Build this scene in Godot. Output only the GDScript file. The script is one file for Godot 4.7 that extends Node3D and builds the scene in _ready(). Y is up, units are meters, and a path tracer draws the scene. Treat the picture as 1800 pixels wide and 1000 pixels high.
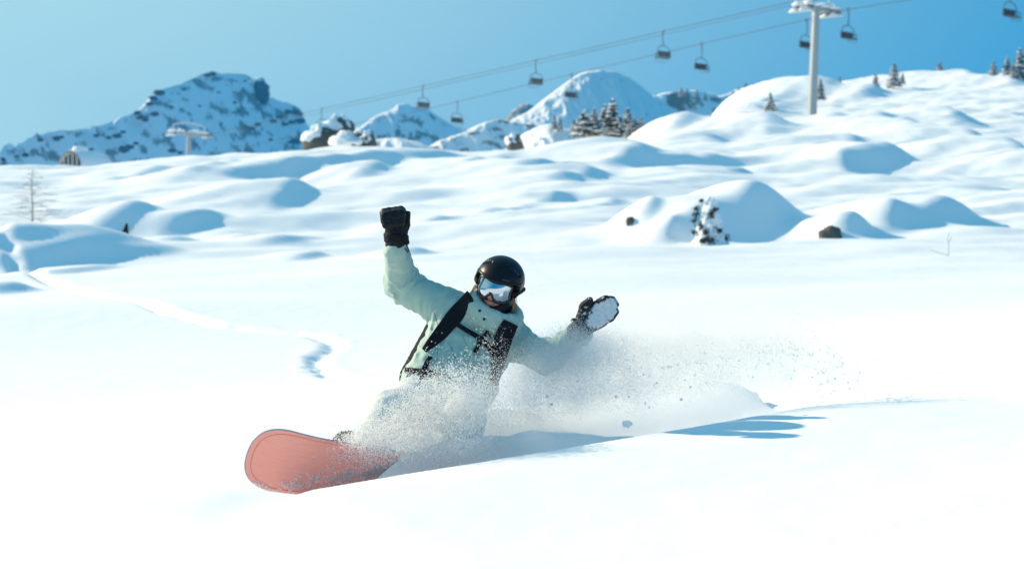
extends Node3D

# ---------------------------------------------------------------- layout helpers
# The camera stands at the origin and looks along -Z. A pixel (u, v) of the 1800 x 1000 photograph gives a direction;
# the distance d (metres along -Z) comes from the snow or the thing that the point lies on.
const F := 2600.0
const SUN := Vector3(-0.81, 0.47, -0.38)      # towards the sun: to the left and a little behind the rider, about 28 degrees high

var rng := RandomNumberGenerator.new()
var noise_a := FastNoiseLite.new()
var noise_b := FastNoiseLite.new()
var noise_c := FastNoiseLite.new()
var used_names := {}
var M := {}

func P(u: float, v: float, d: float) -> Vector3:
	return Vector3((u - 900.0) / F * d, (500.0 - v) / F * d, -d)

func numbered(called: String) -> String:
	var n: int = used_names.get(called, 0)
	used_names[called] = n + 1
	return called if n == 0 else "%s_%03d" % [called, n]

func tag(o: Node, label: String, category: String, group := "") -> Node:
	o.set_meta("label", label)
	o.set_meta("category", category)
	if group != "":
		o.set_meta("group", group)
	return o

func thing(called: String, label: String, category: String, at := Vector3.ZERO, group := "") -> Node3D:
	var o := Node3D.new()
	o.name = numbered(called)
	add_child(o)
	o.position = at
	tag(o, label, category, group)
	return o

func part(called: String, mesh: Mesh, mat: Material, parent: Node, xf := Transform3D()) -> MeshInstance3D:
	var o := MeshInstance3D.new()
	o.name = numbered(called) if parent == self else called
	o.mesh = mesh
	o.material_override = mat
	o.transform = xf
	parent.add_child(o, true)
	return o

func mat(color: Color, rough := 0.8, metal := 0.0) -> StandardMaterial3D:
	var m := StandardMaterial3D.new()
	m.albedo_color = color.linear_to_srgb()
	m.roughness = rough
	m.metallic = metal
	return m

func noise_tex(freq: float, seed_: int, size := 512, normal := false, strength := 4.0, ramp: Gradient = null, octaves := 4) -> NoiseTexture2D:
	var n := FastNoiseLite.new()
	n.noise_type = FastNoiseLite.TYPE_SIMPLEX_SMOOTH
	n.seed = seed_
	n.frequency = freq
	n.fractal_octaves = octaves
	var t := NoiseTexture2D.new()
	t.width = size
	t.height = size
	t.seamless = true
	t.noise = n
	t.as_normal_map = normal
	t.bump_strength = strength
	if ramp:
		t.color_ramp = ramp
	return t

# ---------------------------------------------------------------- mesh helpers
func mesh_of(v: PackedVector3Array, idx: PackedInt32Array, n := PackedVector3Array(), col := PackedColorArray(), uv := PackedVector2Array()) -> ArrayMesh:
	var a := []
	a.resize(Mesh.ARRAY_MAX)
	a[Mesh.ARRAY_VERTEX] = v
	a[Mesh.ARRAY_INDEX] = idx
	if n.size():
		a[Mesh.ARRAY_NORMAL] = n
	if col.size():
		a[Mesh.ARRAY_COLOR] = col
	if uv.size():
		a[Mesh.ARRAY_TEX_UV] = uv
	var m := ArrayMesh.new()
	m.add_surface_from_arrays(Mesh.PRIMITIVE_TRIANGLES, a)
	return m

# Grid of rows x cols points -> smooth mesh. wrap joins the last column to the first.
func grid_mesh(pts: PackedVector3Array, rows: int, cols: int, wrap := false, uv := PackedVector2Array(), col := PackedColorArray(), flip := false) -> ArrayMesh:
	var n := PackedVector3Array()
	n.resize(pts.size())
	var last := cols if wrap else cols - 1
	var idx := PackedInt32Array()
	for r in rows - 1:
		for c in last:
			var a := r * cols + c
			var b := r * cols + (c + 1) % cols
			var e := a + cols
			var f := b + cols
			var g := (pts[f] - pts[a]).cross(pts[e] - pts[b])
			if flip:
				g = -g
			n[a] += g
			n[b] += g
			n[e] += g
			n[f] += g
			if flip:
				idx.append_array([a, b, e, b, f, e])
			else:
				idx.append_array([a, e, b, b, e, f])
	for i in n.size():
		n[i] = n[i].normalized() if n[i].length_squared() > 1e-20 else Vector3.UP
	return mesh_of(pts, idx, n, col, uv)

# A tube of changing radius along points (closed ends).
func tube(st_pts: Array, radii: Array, sides := 8, flat := 1.0) -> ArrayMesh:
	var pts := PackedVector3Array()
	var count := st_pts.size()
	var up := Vector3.UP
	var rows := 0
	for i in count:
		var p: Vector3 = st_pts[i]
		var t: Vector3 = (st_pts[mini(i + 1, count - 1)] - st_pts[maxi(i - 1, 0)]).normalized()
		if absf(t.dot(up)) > 0.95:
			up = Vector3.RIGHT if absf(t.x) < 0.9 else Vector3.BACK
		var s := t.cross(up).normalized()
		up = s.cross(t).normalized()
		var r: float = radii[i] if radii.size() > 1 else radii[0]
		if i == 0:
			for k in sides:
				pts.append(p - t * r * 0.15)
			rows += 1
		for k in sides:
			var a := TAU * k / sides
			pts.append(p + s * cos(a) * r + up * sin(a) * r * flat)
		rows += 1
		if i == count - 1:
			for k in sides:
				pts.append(p + t * r * 0.15)
			rows += 1
	return grid_mesh(pts, rows, sides, true, PackedVector2Array(), PackedColorArray(), true)

func join(meshes: Array) -> ArrayMesh:
	var st := SurfaceTool.new()
	for m in meshes:
		if m is Array:
			st.append_from(m[0], 0, m[1])
		else:
			st.append_from(m, 0, Transform3D())
	return st.commit()

func box(size: Vector3, at := Vector3.ZERO, bevel := 0.0) -> ArrayMesh:
	# a box with chamfered edges
	var b := minf(bevel, minf(size.x, minf(size.y, size.z)) * 0.49)
	var h := size / 2.0
	var st := SurfaceTool.new()
	st.begin(Mesh.PRIMITIVE_TRIANGLES)
	st.set_smooth_group(-1)
	var faces := []
	for ax in 3:
		for s in [-1.0, 1.0]:
			var n := Vector3.ZERO
			n[ax] = s
			var u := Vector3.ZERO
			u[(ax + 1) % 3] = 1.0
			var w := Vector3.ZERO
			w[(ax + 2) % 3] = 1.0
			var hu: float = h[(ax + 1) % 3] - b
			var hw: float = h[(ax + 2) % 3] - b
			var c: Vector3 = at + n * h[ax]
			faces.append([c - u * hu - w * hw, c + u * hu - w * hw, c + u * hu + w * hw, c - u * hu + w * hw, n])
			if b > 0.0:
				# bevel strips between this face and the faces of the next axis
				for s2 in [-1.0, 1.0]:
					var n2: Vector3 = u * s2
					var e1: Vector3 = c + n2 * hu
					var e2: Vector3 = at + n * (h[ax] - b) + n2 * h[(ax + 1) % 3]
					faces.append([e1 - w * hw, e1 + w * hw, e2 + w * hw, e2 - w * hw, (n + n2).normalized()])
					for s3 in [-1.0, 1.0]:
						if ax == 0:
							var n3: Vector3 = w * s3
							var q1: Vector3 = e1 + n3 * hw
							var q2: Vector3 = e2 + n3 * hw
							var q3: Vector3 = at + n * (h.x - b) + n2 * (h.y - b) + n3 * h.z
							faces.append([q1, q2, q3, q3, (n + n2 + n3).normalized()])
	for f in faces:
		var q: Array = f.slice(0, 4)
		var n: Vector3 = f[4]
		if (q[1] - q[0]).cross(q[2] - q[0]).dot(n) > 0.0:
			q.reverse()
			if q[0] == q[1]:
				q = [q[1], q[2], q[3], q[3]]
		for k in ([0, 1, 2] if q[2] == q[3] else [0, 1, 2, 0, 2, 3]):
			st.set_normal(n)
			st.add_vertex(q[k])
	st.index()
	return st.commit()

# ---------------------------------------------------------------- surface nets over a distance field
# field.at(p) is negative inside. Blocks whose centre is far from the surface are skipped.
func nets(f: Callable, lo: Vector3, hi: Vector3, cell: float, colour: Variant = null) -> ArrayMesh:
	var nx := int((hi.x - lo.x) / cell) + 2
	var ny := int((hi.y - lo.y) / cell) + 2
	var nz := int((hi.z - lo.z) / cell) + 2
	var val := PackedFloat32Array()
	val.resize(nx * ny * nz)
	val.fill(1e9)
	var B := 5
	var cells := PackedInt32Array()
	var reach := cell * B * 0.5 * 1.7321 * 1.35 + cell
	for bz in range(0, nz - 1, B):
		for by in range(0, ny - 1, B):
			for bx in range(0, nx - 1, B):
				var c := lo + (Vector3(bx, by, bz) + Vector3.ONE * B * 0.5) * cell
				if absf(f.call(c)) > reach:
					continue
				for z in range(bz, mini(bz + B + 1, nz)):
					for y in range(by, mini(by + B + 1, ny)):
						for x in range(bx, mini(bx + B + 1, nx)):
							var i := (z * ny + y) * nx + x
							if val[i] > 1e8:
								val[i] = f.call(lo + Vector3(x, y, z) * cell)
				for z in range(bz, mini(bz + B, nz - 1)):
					for y in range(by, mini(by + B, ny - 1)):
						for x in range(bx, mini(bx + B, nx - 1)):
							cells.append((z * ny + y) * nx + x)
	var vid := {}
	var pts := PackedVector3Array()
	var corner := [0, 1, nx, nx + 1, nx * ny, nx * ny + 1, nx * ny + nx, nx * ny + nx + 1]
	var edges := [[0, 1], [2, 3], [4, 5], [6, 7], [0, 2], [1, 3], [4, 6], [5, 7], [0, 4], [1, 5], [2, 6], [3, 7]]
	var vals := PackedFloat32Array()
	vals.resize(8)
	for i in cells:
		var neg := 0
		for k in 8:
			vals[k] = val[i + corner[k]]
			if vals[k] < 0.0:
				neg += 1
		if neg == 0 or neg == 8:
			continue
		var sum := Vector3.ZERO
		var cnt := 0
		for e in edges:
			var a: float = vals[e[0]]
			var b: float = vals[e[1]]
			if (a < 0.0) != (b < 0.0):
				var t := a / (a - b)
				var pa := Vector3(e[0] & 1, (e[0] >> 1) & 1, e[0] >> 2)
				var pb := Vector3(e[1] & 1, (e[1] >> 1) & 1, e[1] >> 2)
				sum += pa.lerp(pb, t)
				cnt += 1
		var x := i % nx
		var y := (i / nx) % ny
		var z := i / (nx * ny)
		vid[i] = pts.size()
		pts.append(lo + (Vector3(x, y, z) + sum / cnt) * cell)
	var idx := PackedInt32Array()
	var step := [1, nx, nx * ny]
	for i in vid:
		for ax in 3:
			var s: int = step[ax]
			var a: float = val[i]
			var b: float = val[i + s]
			if b > 1e8 or (a < 0.0) == (b < 0.0):
				continue
			var s1: int = step[(ax + 1) % 3]
			var s2: int = step[(ax + 2) % 3]
			if not (vid.has(i - s1) and vid.has(i - s2) and vid.has(i - s1 - s2)):
				continue
			var q := [vid[i], vid[i - s1], vid[i - s1 - s2], vid[i - s2]]
			if a < 0.0:
				idx.append_array([q[0], q[2], q[1], q[0], q[3], q[2]])
			else:
				idx.append_array([q[0], q[1], q[2], q[0], q[2], q[3]])
	var nrm := PackedVector3Array()
	nrm.resize(pts.size())
	for k in range(0, idx.size(), 3):
		var g := (pts[idx[k + 2]] - pts[idx[k]]).cross(pts[idx[k + 1]] - pts[idx[k]])
		nrm[idx[k]] += g
		nrm[idx[k + 1]] += g
		nrm[idx[k + 2]] += g
	for k in nrm.size():
		nrm[k] = nrm[k].normalized()
	var col := PackedColorArray()
	if colour != null:
		col.resize(pts.size())
		for k in pts.size():
			col[k] = colour.call(pts[k])
	return mesh_of(pts, idx, nrm, col)

func smin(a: float, b: float, k: float) -> float:
	var h := maxf(k - absf(a - b), 0.0) / k
	return minf(a, b) - h * h * k * 0.25

func cap(p: Vector3, a: Vector3, b: Vector3, ra: float, rb: float) -> float:
	var ab := b - a
	var t := clampf((p - a).dot(ab) / ab.length_squared(), 0.0, 1.0)
	return (p - a - ab * t).length() - lerpf(ra, rb, t)

func sstep(a: float, b: float, x: float) -> float:
	var t := clampf((x - a) / (b - a), 0.0, 1.0)
	return t * t * (3.0 - 2.0 * t)

# ---------------------------------------------------------------- the snow slope
const UC := [-900.0, 100.0, 450.0, 900.0, 1160.0, 1270.0, 1430.0, 1700.0, 2700.0]
const DR := [15.0, 25.0, 33.0, 50.0, 75.0, 84.0, 100.0, 125.0, 150.0, 180.0, 215.0, 260.0]
const VT := [
	[600, 595, 590, 581, 570, 566, 560, 550, 520],
	[500, 495, 490, 484, 480, 480, 480, 478, 470],
	[450, 447, 440, 433, 430, 430, 430, 428, 420],
	[372, 370, 360, 345, 340, 342, 345, 345, 340],
	[312, 304, 286, 276, 290, 294, 298, 300, 300],
	[304, 294, 270, 266, 280, 283, 284, 284, 284],
	[330, 330, 320, 300, 262, 262, 262, 260, 258],
	[400, 400, 390, 360, 247, 233, 240, 225, 222],
	[440, 440, 430, 410, 290, 208, 218, 194, 190],
	[460, 460, 450, 440, 350, 195, 172, 158, 150],
	[470, 470, 465, 455, 400, 280, 168, 138, 130],
	[480, 480, 475, 465, 430, 350, 240, 180, 170]]
var HT := []

# u, d, height, half width across, reach to windward, reach to lee, skew of the crest line (radians)
const BUMPS := [
	[-60, 30.5, 0.42, 3.2, 2.6, 0.62, -0.6], [90, 31.0, 0.36, 1.8, 2.2, 0.6, -0.3], [225, 32.0, 0.22, 1.2, 1.4, 0.45, -0.4],
	[205, 41.0, 0.5, 1.5, 2.0, 0.75, 0.1], [320, 41.0, 0.34, 1.6, 1.8, 0.6, 0.1],
	[1270, 35.6, 0.95, 1.7, 2.4, 1.05, -0.8], [1200, 34.6, 0.3, 1.1, 1.6, 0.55, -0.6], [1350, 36.4, 0.55, 1.3, 1.8, 0.8, -0.7], [1400, 35.0, 0.22, 1.0, 1.2, 0.5, 0.2],
	[1480, 34.3, 0.68, 0.68, 0.85, 0.66, -0.6], [1605, 37.0, 0.62, 1.7, 2.8, 0.85, -0.7], [1670, 38.0, 0.3, 1.3, 2.0, 0.7, 0.2], [1550, 36.0, 0.25, 1.2, 1.2, 0.55, 0.2],
	[1130, 35.5, 0.26, 0.6, 0.8, 0.4, 0.2], [1170, 34.0, 0.2, 0.5, 0.7, 0.34, 0.3],
	[450, 60.0, 0.3, 4.0, 5.0, 0.6, 0.25], [540, 64.0, 0.5, 5.5, 7.0, 0.85, -0.5], [720, 68.0, 0.5, 5.0, 7.0, 0.85, -0.5], [500, 53.0, 0.45, 2.0, 3.0, 0.85, 0.5],
	[640, 62.0, 0.45, 2.0, 3.0, 0.9, 0.3], [360, 62.0, 0.35, 2.6, 3.0, 0.8, 0.3], [250, 68.0, 0.35, 3.0, 3.0, 0.8, 0.15],
	[1180, 70.0, 0.8, 5.0, 7.0, 1.2, -0.5], [1100, 69.0, 0.55, 3.0, 3.6, 1.1, 0.2], [1290, 66.0, 0.45, 2.5, 3.4, 0.9, 0.2],
	[1530, 74.0, 1.4, 3.2, 6.5, 1.8, -0.5], [1470, 70.0, 0.5, 2.2, 4.0, 1.0, 0.5], [1760, 84.0, 1.4, 4.0, 7.0, 2.0, 0.45], [1850, 72.0, 1.1, 3.4, 6.0, 1.6, 0.4],
	[940, 62.0, 0.42, 3.2, 3.4, 0.85, 0.12], [840, 66.0, 0.42, 2.6, 3.2, 0.85, 0.1], [1010, 58.0, 0.32, 3.0, 3.0, 0.75, 0.1],
	[960, 49.0, 0.3, 1.5, 2.0, 0.6, 0.15], [880, 44.0, 0.2, 2.0, 2.2, 0.5, 0.1], [1060, 45.0, 0.16, 2.0, 2.0, 0.45, 0.1], [760, 40.0, 0.16, 1.4, 1.8, 0.4, 0.2],
	[60, 30.0, 0.14, 1.0, 1.1, 0.3, 0.1], [130, 27.5, 0.12, 1.1, 1.1, 0.26, 0.0], [430, 36.5, 0.18, 0.7, 1.0, 0.36, 0.0], [510, 35.8, 0.2, 1.0, 1.2, 0.4, -0.1], [535, 31.0, 0.15, 0.65, 0.9, 0.3, 0.0],
	[0, 23.0, 0.2, 0.5, 0.7, 0.36, -0.2], [720, 30.0, 0.2, 0.7, 1.0, 0.4, 0.2], [310, 36.0, 0.15, 0.8, 1.0, 0.35, 0.0],
	[1330, 120.0, 1.2, 6.0, 8.0, 2.4, 0.5], [1230, 108.0, 0.9, 5.0, 7.0, 2.0, 0.5], [1560, 118.0, 1.4, 9.0, 11.0, 2.6, 0.6], [1640, 132.0, 1.6, 9.0, 11.0, 2.8, 0.55], [1680, 104.0, 1.2, 6.0, 8.0, 2.3, 0.5],
	[1420, 183.0, 1.8, 7.0, 14.0, 4.0, 0.2], [1510, 175.0, 1.6, 5.0, 10.0, 3.0, 0.0], [1690, 205.0, 1.2, 7.0, 12.0, 2.2, 0.3], [1760, 190.0, 1.4, 6.0, 9.0, 2.6, 0.3], [1450, 132.0, 0.9, 5.0, 7.0, 1.9, 0.2],
	[1190, 122.0, 1.1, 3.2, 5.0, 1.9, 0.2], [1480, 98.0, 0.7, 4.5, 6.0, 1.5, 0.4]]
var bump_data := []

# the older ski track: u, v on the snow
const TRACK := [[-120, 420], [20, 466], [75, 490], [170, 520], [290, 553], [380, 570], [470, 578], [545, 583], [583, 594], [585, 607], [556, 622], [560, 640], [580, 655], [620, 664], [700, 670], [770, 672]]
var track_pts := []
# the fresh trench that the board cuts: x, d in metres
var trench := []

func hermite_rows(col: int, d: float) -> float:
	var h: Array = HT[col]
	var n := DR.size()
	if d <= DR[0]:
		return h[0]
	if d >= DR[n - 1]:
		return h[n - 1] + (d - DR[n - 1]) * -0.1
	var i := 0
	while d > DR[i + 1]:
		i += 1
	var d0: float = DR[i]
	var d1: float = DR[i + 1]
	var s: float = (h[i + 1] - h[i]) / (d1 - d0)
	var m0: float = s if i == 0 else 0.5 * (s + (h[i] - h[i - 1]) / (d0 - DR[i - 1]))
	var m1: float = s if i == n - 2 else 0.5 * (s + (h[i + 2] - h[i + 1]) / (DR[i + 2] - d1))
	var w := d1 - d0
	var t := (d - d0) / w
	var t2 := t * t
	var t3 := t2 * t
	return h[i] * (2.0 * t3 - 3.0 * t2 + 1.0) + m0 * w * (t3 - 2.0 * t2 + t) + h[i + 1] * (-2.0 * t3 + 3.0 * t2) + m1 * w * (t3 - t2)

func base_row(d: float) -> PackedFloat32Array:
	var out := PackedFloat32Array()
	for c in UC.size():
		out.append(hermite_rows(c, d))
	return out

func base_in(x: float, d: float, row: PackedFloat32Array) -> float:
	var near := -0.79 + 0.02 * (d - 6.94) + 0.086 * clampf(x, -6.0, 6.0)
	if d < 9.0:
		return near
	var u := clampf(x / maxf(d, 15.0) * F + 900.0, UC[0], UC[UC.size() - 1])
	var i := 0
	while i < UC.size() - 2 and u > UC[i + 1]:
		i += 1
	var t: float = (u - UC[i]) / (UC[i + 1] - UC[i])
	var a := row[i]
	var b := row[i + 1]
	var du: float = UC[i + 1] - UC[i]
	var s := (b - a) / du
	var m0 := s
	var m1 := s
	if i > 0:
		m0 = 0.5 * (s + (a - row[i - 1]) / (UC[i] - UC[i - 1]))
	if i < UC.size() - 2:
		m1 = 0.5 * (s + (row[i + 2] - b) / (UC[i + 2] - UC[i + 1]))
	var t2 := t * t
	var t3 := t2 * t
	var far := a * (2.0 * t3 - 3.0 * t2 + 1.0) + m0 * du * (t3 - 2.0 * t2 + t) + b * (-2.0 * t3 + 3.0 * t2) + m1 * du * (t3 - t2)
	if d < 15.0:
		# below 15 m the far table is carried on with its slope
		far = far + (d - 15.0) * 0.055
	return lerpf(near, far, sstep(9.0, 19.0, d))

func base_h(x: float, d: float) -> float:
	return base_in(x, d, base_row(d))

func seg_dist(p: Vector2, pts: Array) -> Array:
	# distance to a polyline, side (+ = beyond it, seen from the camera), place along it
	var best := 1e9
	var side := 0.0
	var along := 0.0
	var run := 0.0
	for i in pts.size() - 1:
		var a: Vector2 = pts[i]
		var b: Vector2 = pts[i + 1]
		var ab := b - a
		var len2 := ab.length_squared()
		var t := clampf((p - a).dot(ab) / len2, 0.0, 1.0)
		var q := p - a - ab * t
		var l := q.length()
		if l < best:
			best = l
			side = ab.x * q.y - ab.y * q.x
			along = run + t * sqrt(len2)
		run += sqrt(len2)
	return [best, side, along]

func prepare_terrain() -> void:
	HT.clear()
	for c in UC.size():
		var h := []
		for r in DR.size():
			h.append(DR[r] * (500.0 - VT[r][c]) / F)
		HT.append(h)
	for b in BUMPS:
		var d: float = b[1]
		var x: float = (b[0] - 900.0) / F * d
		var ld := Vector2(-SUN.x, SUN.z).normalized().rotated(b[6] * 0.6)      # in (x, d): where the light goes
		bump_data.append([x, d, b[2] * 1.0, b[3] * 1.12, b[4] * 1.1, b[5] * 1.0, ld, maxf(b[3], maxf(b[4], b[5])) * 2.7])
	for q in TRACK:
		track_pts.append(ground_at(q[0], q[1]))
	for k in 24:
		var t := k / 23.0
		var s := t * 4.2 - 0.12
		trench.append(Vector2(-1.08 + 0.85 * s, 5.66 + 0.5 * s + 0.02 * sin(t * 9.0)))

func ground_at(u: float, v: float) -> Vector2:
	# first place where the ray through the pixel meets the smooth slope: (x, d)
	var d := 3.0
	while d < 250.0:
		var y := (500.0 - v) / F * d
		if base_h((u - 900.0) / F * d, d) >= y:
			break
		d *= 1.003
	return Vector2((u - 900.0) / F * d, d)

func height(x: float, d: float, near_bumps: Array, row: PackedFloat32Array) -> float:
	var h := base_in(x, d, row)
	for b in near_bumps:
		var dx: float = x - b[0]
		var dd: float = d - b[1]
		if absf(dx) + absf(dd) > b[7] * 1.4:
			continue
		var ld: Vector2 = b[6]
		var s: float = dx * ld.x + dd * ld.y
		var c: float = -dx * ld.y + dd * ld.x
		var rs: float = b[5] if s > 0.0 else b[4]
		var q: float = (s * s) / (rs * rs) + (c * c) / (b[3] * b[3])
		if q < 7.0:
			h += b[2] * exp(-pow(q, 1.45))
	# wind-worked relief, drawn out across the slope; finer and lower close by
	var far := sstep(10.0, 45.0, d)
	h += noise_a.get_noise_2d(x * 0.55 + d * 0.12, d * 1.0 - x * 0.18) * lerpf(0.07, 0.38, far)
	h += noise_b.get_noise_2d(x * 0.5 + 31.0, d * 1.1 - x * 0.3) * lerpf(0.02, 0.22, far) * sstep(18.0, 40.0, d)
	h += noise_b.get_noise_2d(x * 1.3 + d * 0.5 + 7.0, d * 2.3 - x * 0.6) * 0.05 * sstep(20.0, 45.0, d)
	h += noise_c.get_noise_2d(x, d) * 0.003
	return h

func track_near(d: float) -> Array:
	var out := []
	for i in track_pts.size() - 1:
		var a: Vector2 = track_pts[i]
		var b: Vector2 = track_pts[i + 1]
		if d > minf(a.y, b.y) - 1.2 and d < maxf(a.y, b.y) + 1.2:
			out.append([a, b])
	return out

func cut(x: float, d: float, segs: Array) -> float:
	# ploughed tracks
	var h := 0.0
	if segs.size() and x < 0.5:
		var best := 1e9
		for g in segs:
			var a: Vector2 = g[0]
			var ab: Vector2 = g[1] - a
			var p := Vector2(x, d) - a
			best = minf(best, (p - ab * clampf(p.dot(ab) / ab.length_squared(), 0.0, 1.0)).length())
		var w := 0.05 + 0.0028 * d
		if best < w * 4.0:
			var wob := noise_c.get_noise_2d(x * 1.2, d * 1.2)
			h -= (0.10 if x < -2.3 else 0.05) * exp(-pow(best / w, 2.0)) * (1.0 + 0.5 * wob)
			h += 0.004 * exp(-pow((best - w * 1.9) / (w * 0.9), 2.0)) * (1.0 + wob)
		# the messy patch where the older track turned
		var m: Vector2 = Vector2(x, d) - track_pts[11]
		if m.length() < 2.0:
			h += exp(-(m.x * m.x / 0.025 + m.y * m.y / 0.4)) * 0.02 * noise_c.get_noise_2d(x * 3.0, d * 1.6)
	if d < 12.0 and d > 4.5:
		var r := seg_dist(Vector2(x, d), trench)
		if r[0] < 2.0:
			var a: float = r[2]
			var fade := sstep(0.0, 0.5, a) * (1.0 - sstep(2.9, 4.2, a))
			var s: float = r[0] * signf(r[1])      # + beyond the lip
			if s > 0.0:
				h += fade * (0.088 * (1.0 - sstep(0.0, 0.10, s)) - 0.04 * sstep(0.02, 0.14, s) * (1.0 - sstep(0.4, 0.9, s)))
			else:
				h += 0.088 * fade * exp(-pow(s / 1.0, 2.0))
	return h

func bumps_near(d: float) -> Array:
	var out := []
	for b in bump_data:
		if absf(d - b[1]) < b[7]:
			out.append(b)
	return out

func ground(x: float, d: float) -> float:
	return height(x, d, bumps_near(d), base_row(d)) + cut(x, d, track_near(d))

func build_slope() -> void:
	# columns by direction, rows by distance: fine near the camera and along the trench, coarse far off
	var t0 := Time.get_ticks_msec()
	var ds := PackedFloat32Array()
	var d := 1.2
	while d < 260.0:
		ds.append(d)
		if d < 5.8:
			d += 0.06
		elif d < 8.9:
			d += 0.016
		elif d < 26.0:
			d *= 1.0042
		else:
			d *= 1.0062
	var us := PackedFloat32Array()
	var u := -2300.0
	while u <= 4100.0:
		us.append(u)
		u += 4.5 if u > -40.0 and u < 1840.0 else 26.0
	var cols := us.size()
	var rows := ds.size()
	var made := []
	made.resize(rows)
	var task := WorkerThreadPool.add_group_task(func(r: int):
		var line := PackedVector3Array()
		line.resize(cols)
		var dd := ds[r]
		var nb := bumps_near(dd)
		var br := base_row(dd)
		var tn := track_near(dd)
		for c in cols:
			var x := (us[c] - 900.0) / F * dd
			# near rows keep a least half width so that the sheet also lies beside the camera
			x = x * maxf(1.0, 6.0 / dd) if dd < 6.0 else x
			line[c] = Vector3(x, height(x, dd, nb, br) + cut(x, dd, tn), -dd)
		made[r] = line, rows)
	WorkerThreadPool.wait_for_group_task_completion(task)
	var nrm := []
	nrm.resize(rows)
	var quads := []
	quads.resize(rows - 1)
	var task2 := WorkerThreadPool.add_group_task(func(r: int):
		var here: PackedVector3Array = made[r]
		var fore: PackedVector3Array = made[mini(r + 1, rows - 1)]
		var aft: PackedVector3Array = made[maxi(r - 1, 0)]
		var line := PackedVector3Array()
		line.resize(cols)
		for c in cols:
			line[c] = (here[mini(c + 1, cols - 1)] - here[maxi(c - 1, 0)]).cross(fore[c] - aft[c]).normalized()
		nrm[r] = line
		if r < rows - 1:
			var q := PackedInt32Array()
			q.resize((cols - 1) * 6)
			var k := 0
			for c in cols - 1:
				var a := r * cols + c
				q[k] = a
				q[k + 1] = a + cols
				q[k + 2] = a + 1
				q[k + 3] = a + 1
				q[k + 4] = a + cols
				q[k + 5] = a + cols + 1
				k += 6
			quads[r] = q, rows)
	WorkerThreadPool.wait_for_group_task_completion(task2)
	var pts := PackedVector3Array()
	var ns := PackedVector3Array()
	var idx := PackedInt32Array()
	for r in rows:
		pts.append_array(made[r])
		ns.append_array(nrm[r])
		if r < rows - 1:
			idx.append_array(quads[r])
	var o := part("snow_slope", mesh_of(pts, idx, ns), M.snow, self)
	o.set_meta("kind", "structure")
	o.set_meta("label", "smooth wind-drifted snow slope rising to a ridge, with a ski track")
	# the ground behind the camera: the same slope running on downhill
	var back := PackedVector3Array()
	for r in 30:
		for c in 60:
			var zz := -1.2 + r * 3.0
			var xx := (c - 29.5) * 3.2
			var near := -0.79 + 0.02 * (-zz - 6.94) + 0.086 * clampf(xx, -6.0, 6.0)
			back.append(Vector3(xx, near - (0.02 if r > 0 else 0.0) - 0.06 * maxf(0.0, zz), zz))
	var ob := part("snow_field", grid_mesh(back, 30, 60, false, PackedVector2Array(), PackedColorArray(), true), M.snow, self)
	ob.set_meta("kind", "structure")
	ob.set_meta("label", "snow slope running on downhill below the rider")

# ---------------------------------------------------------------- far hills and mountains
func along(poly: Array, u: float) -> float:
	for i in poly.size() - 1:
		if u <= poly[i + 1][0]:
			var t: float = clampf((u - poly[i][0]) / (poly[i + 1][0] - poly[i][0]), 0.0, 1.0)
			return lerpf(poly[i][1], poly[i + 1][1], t)
	return poly[poly.size() - 1][1]

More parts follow.
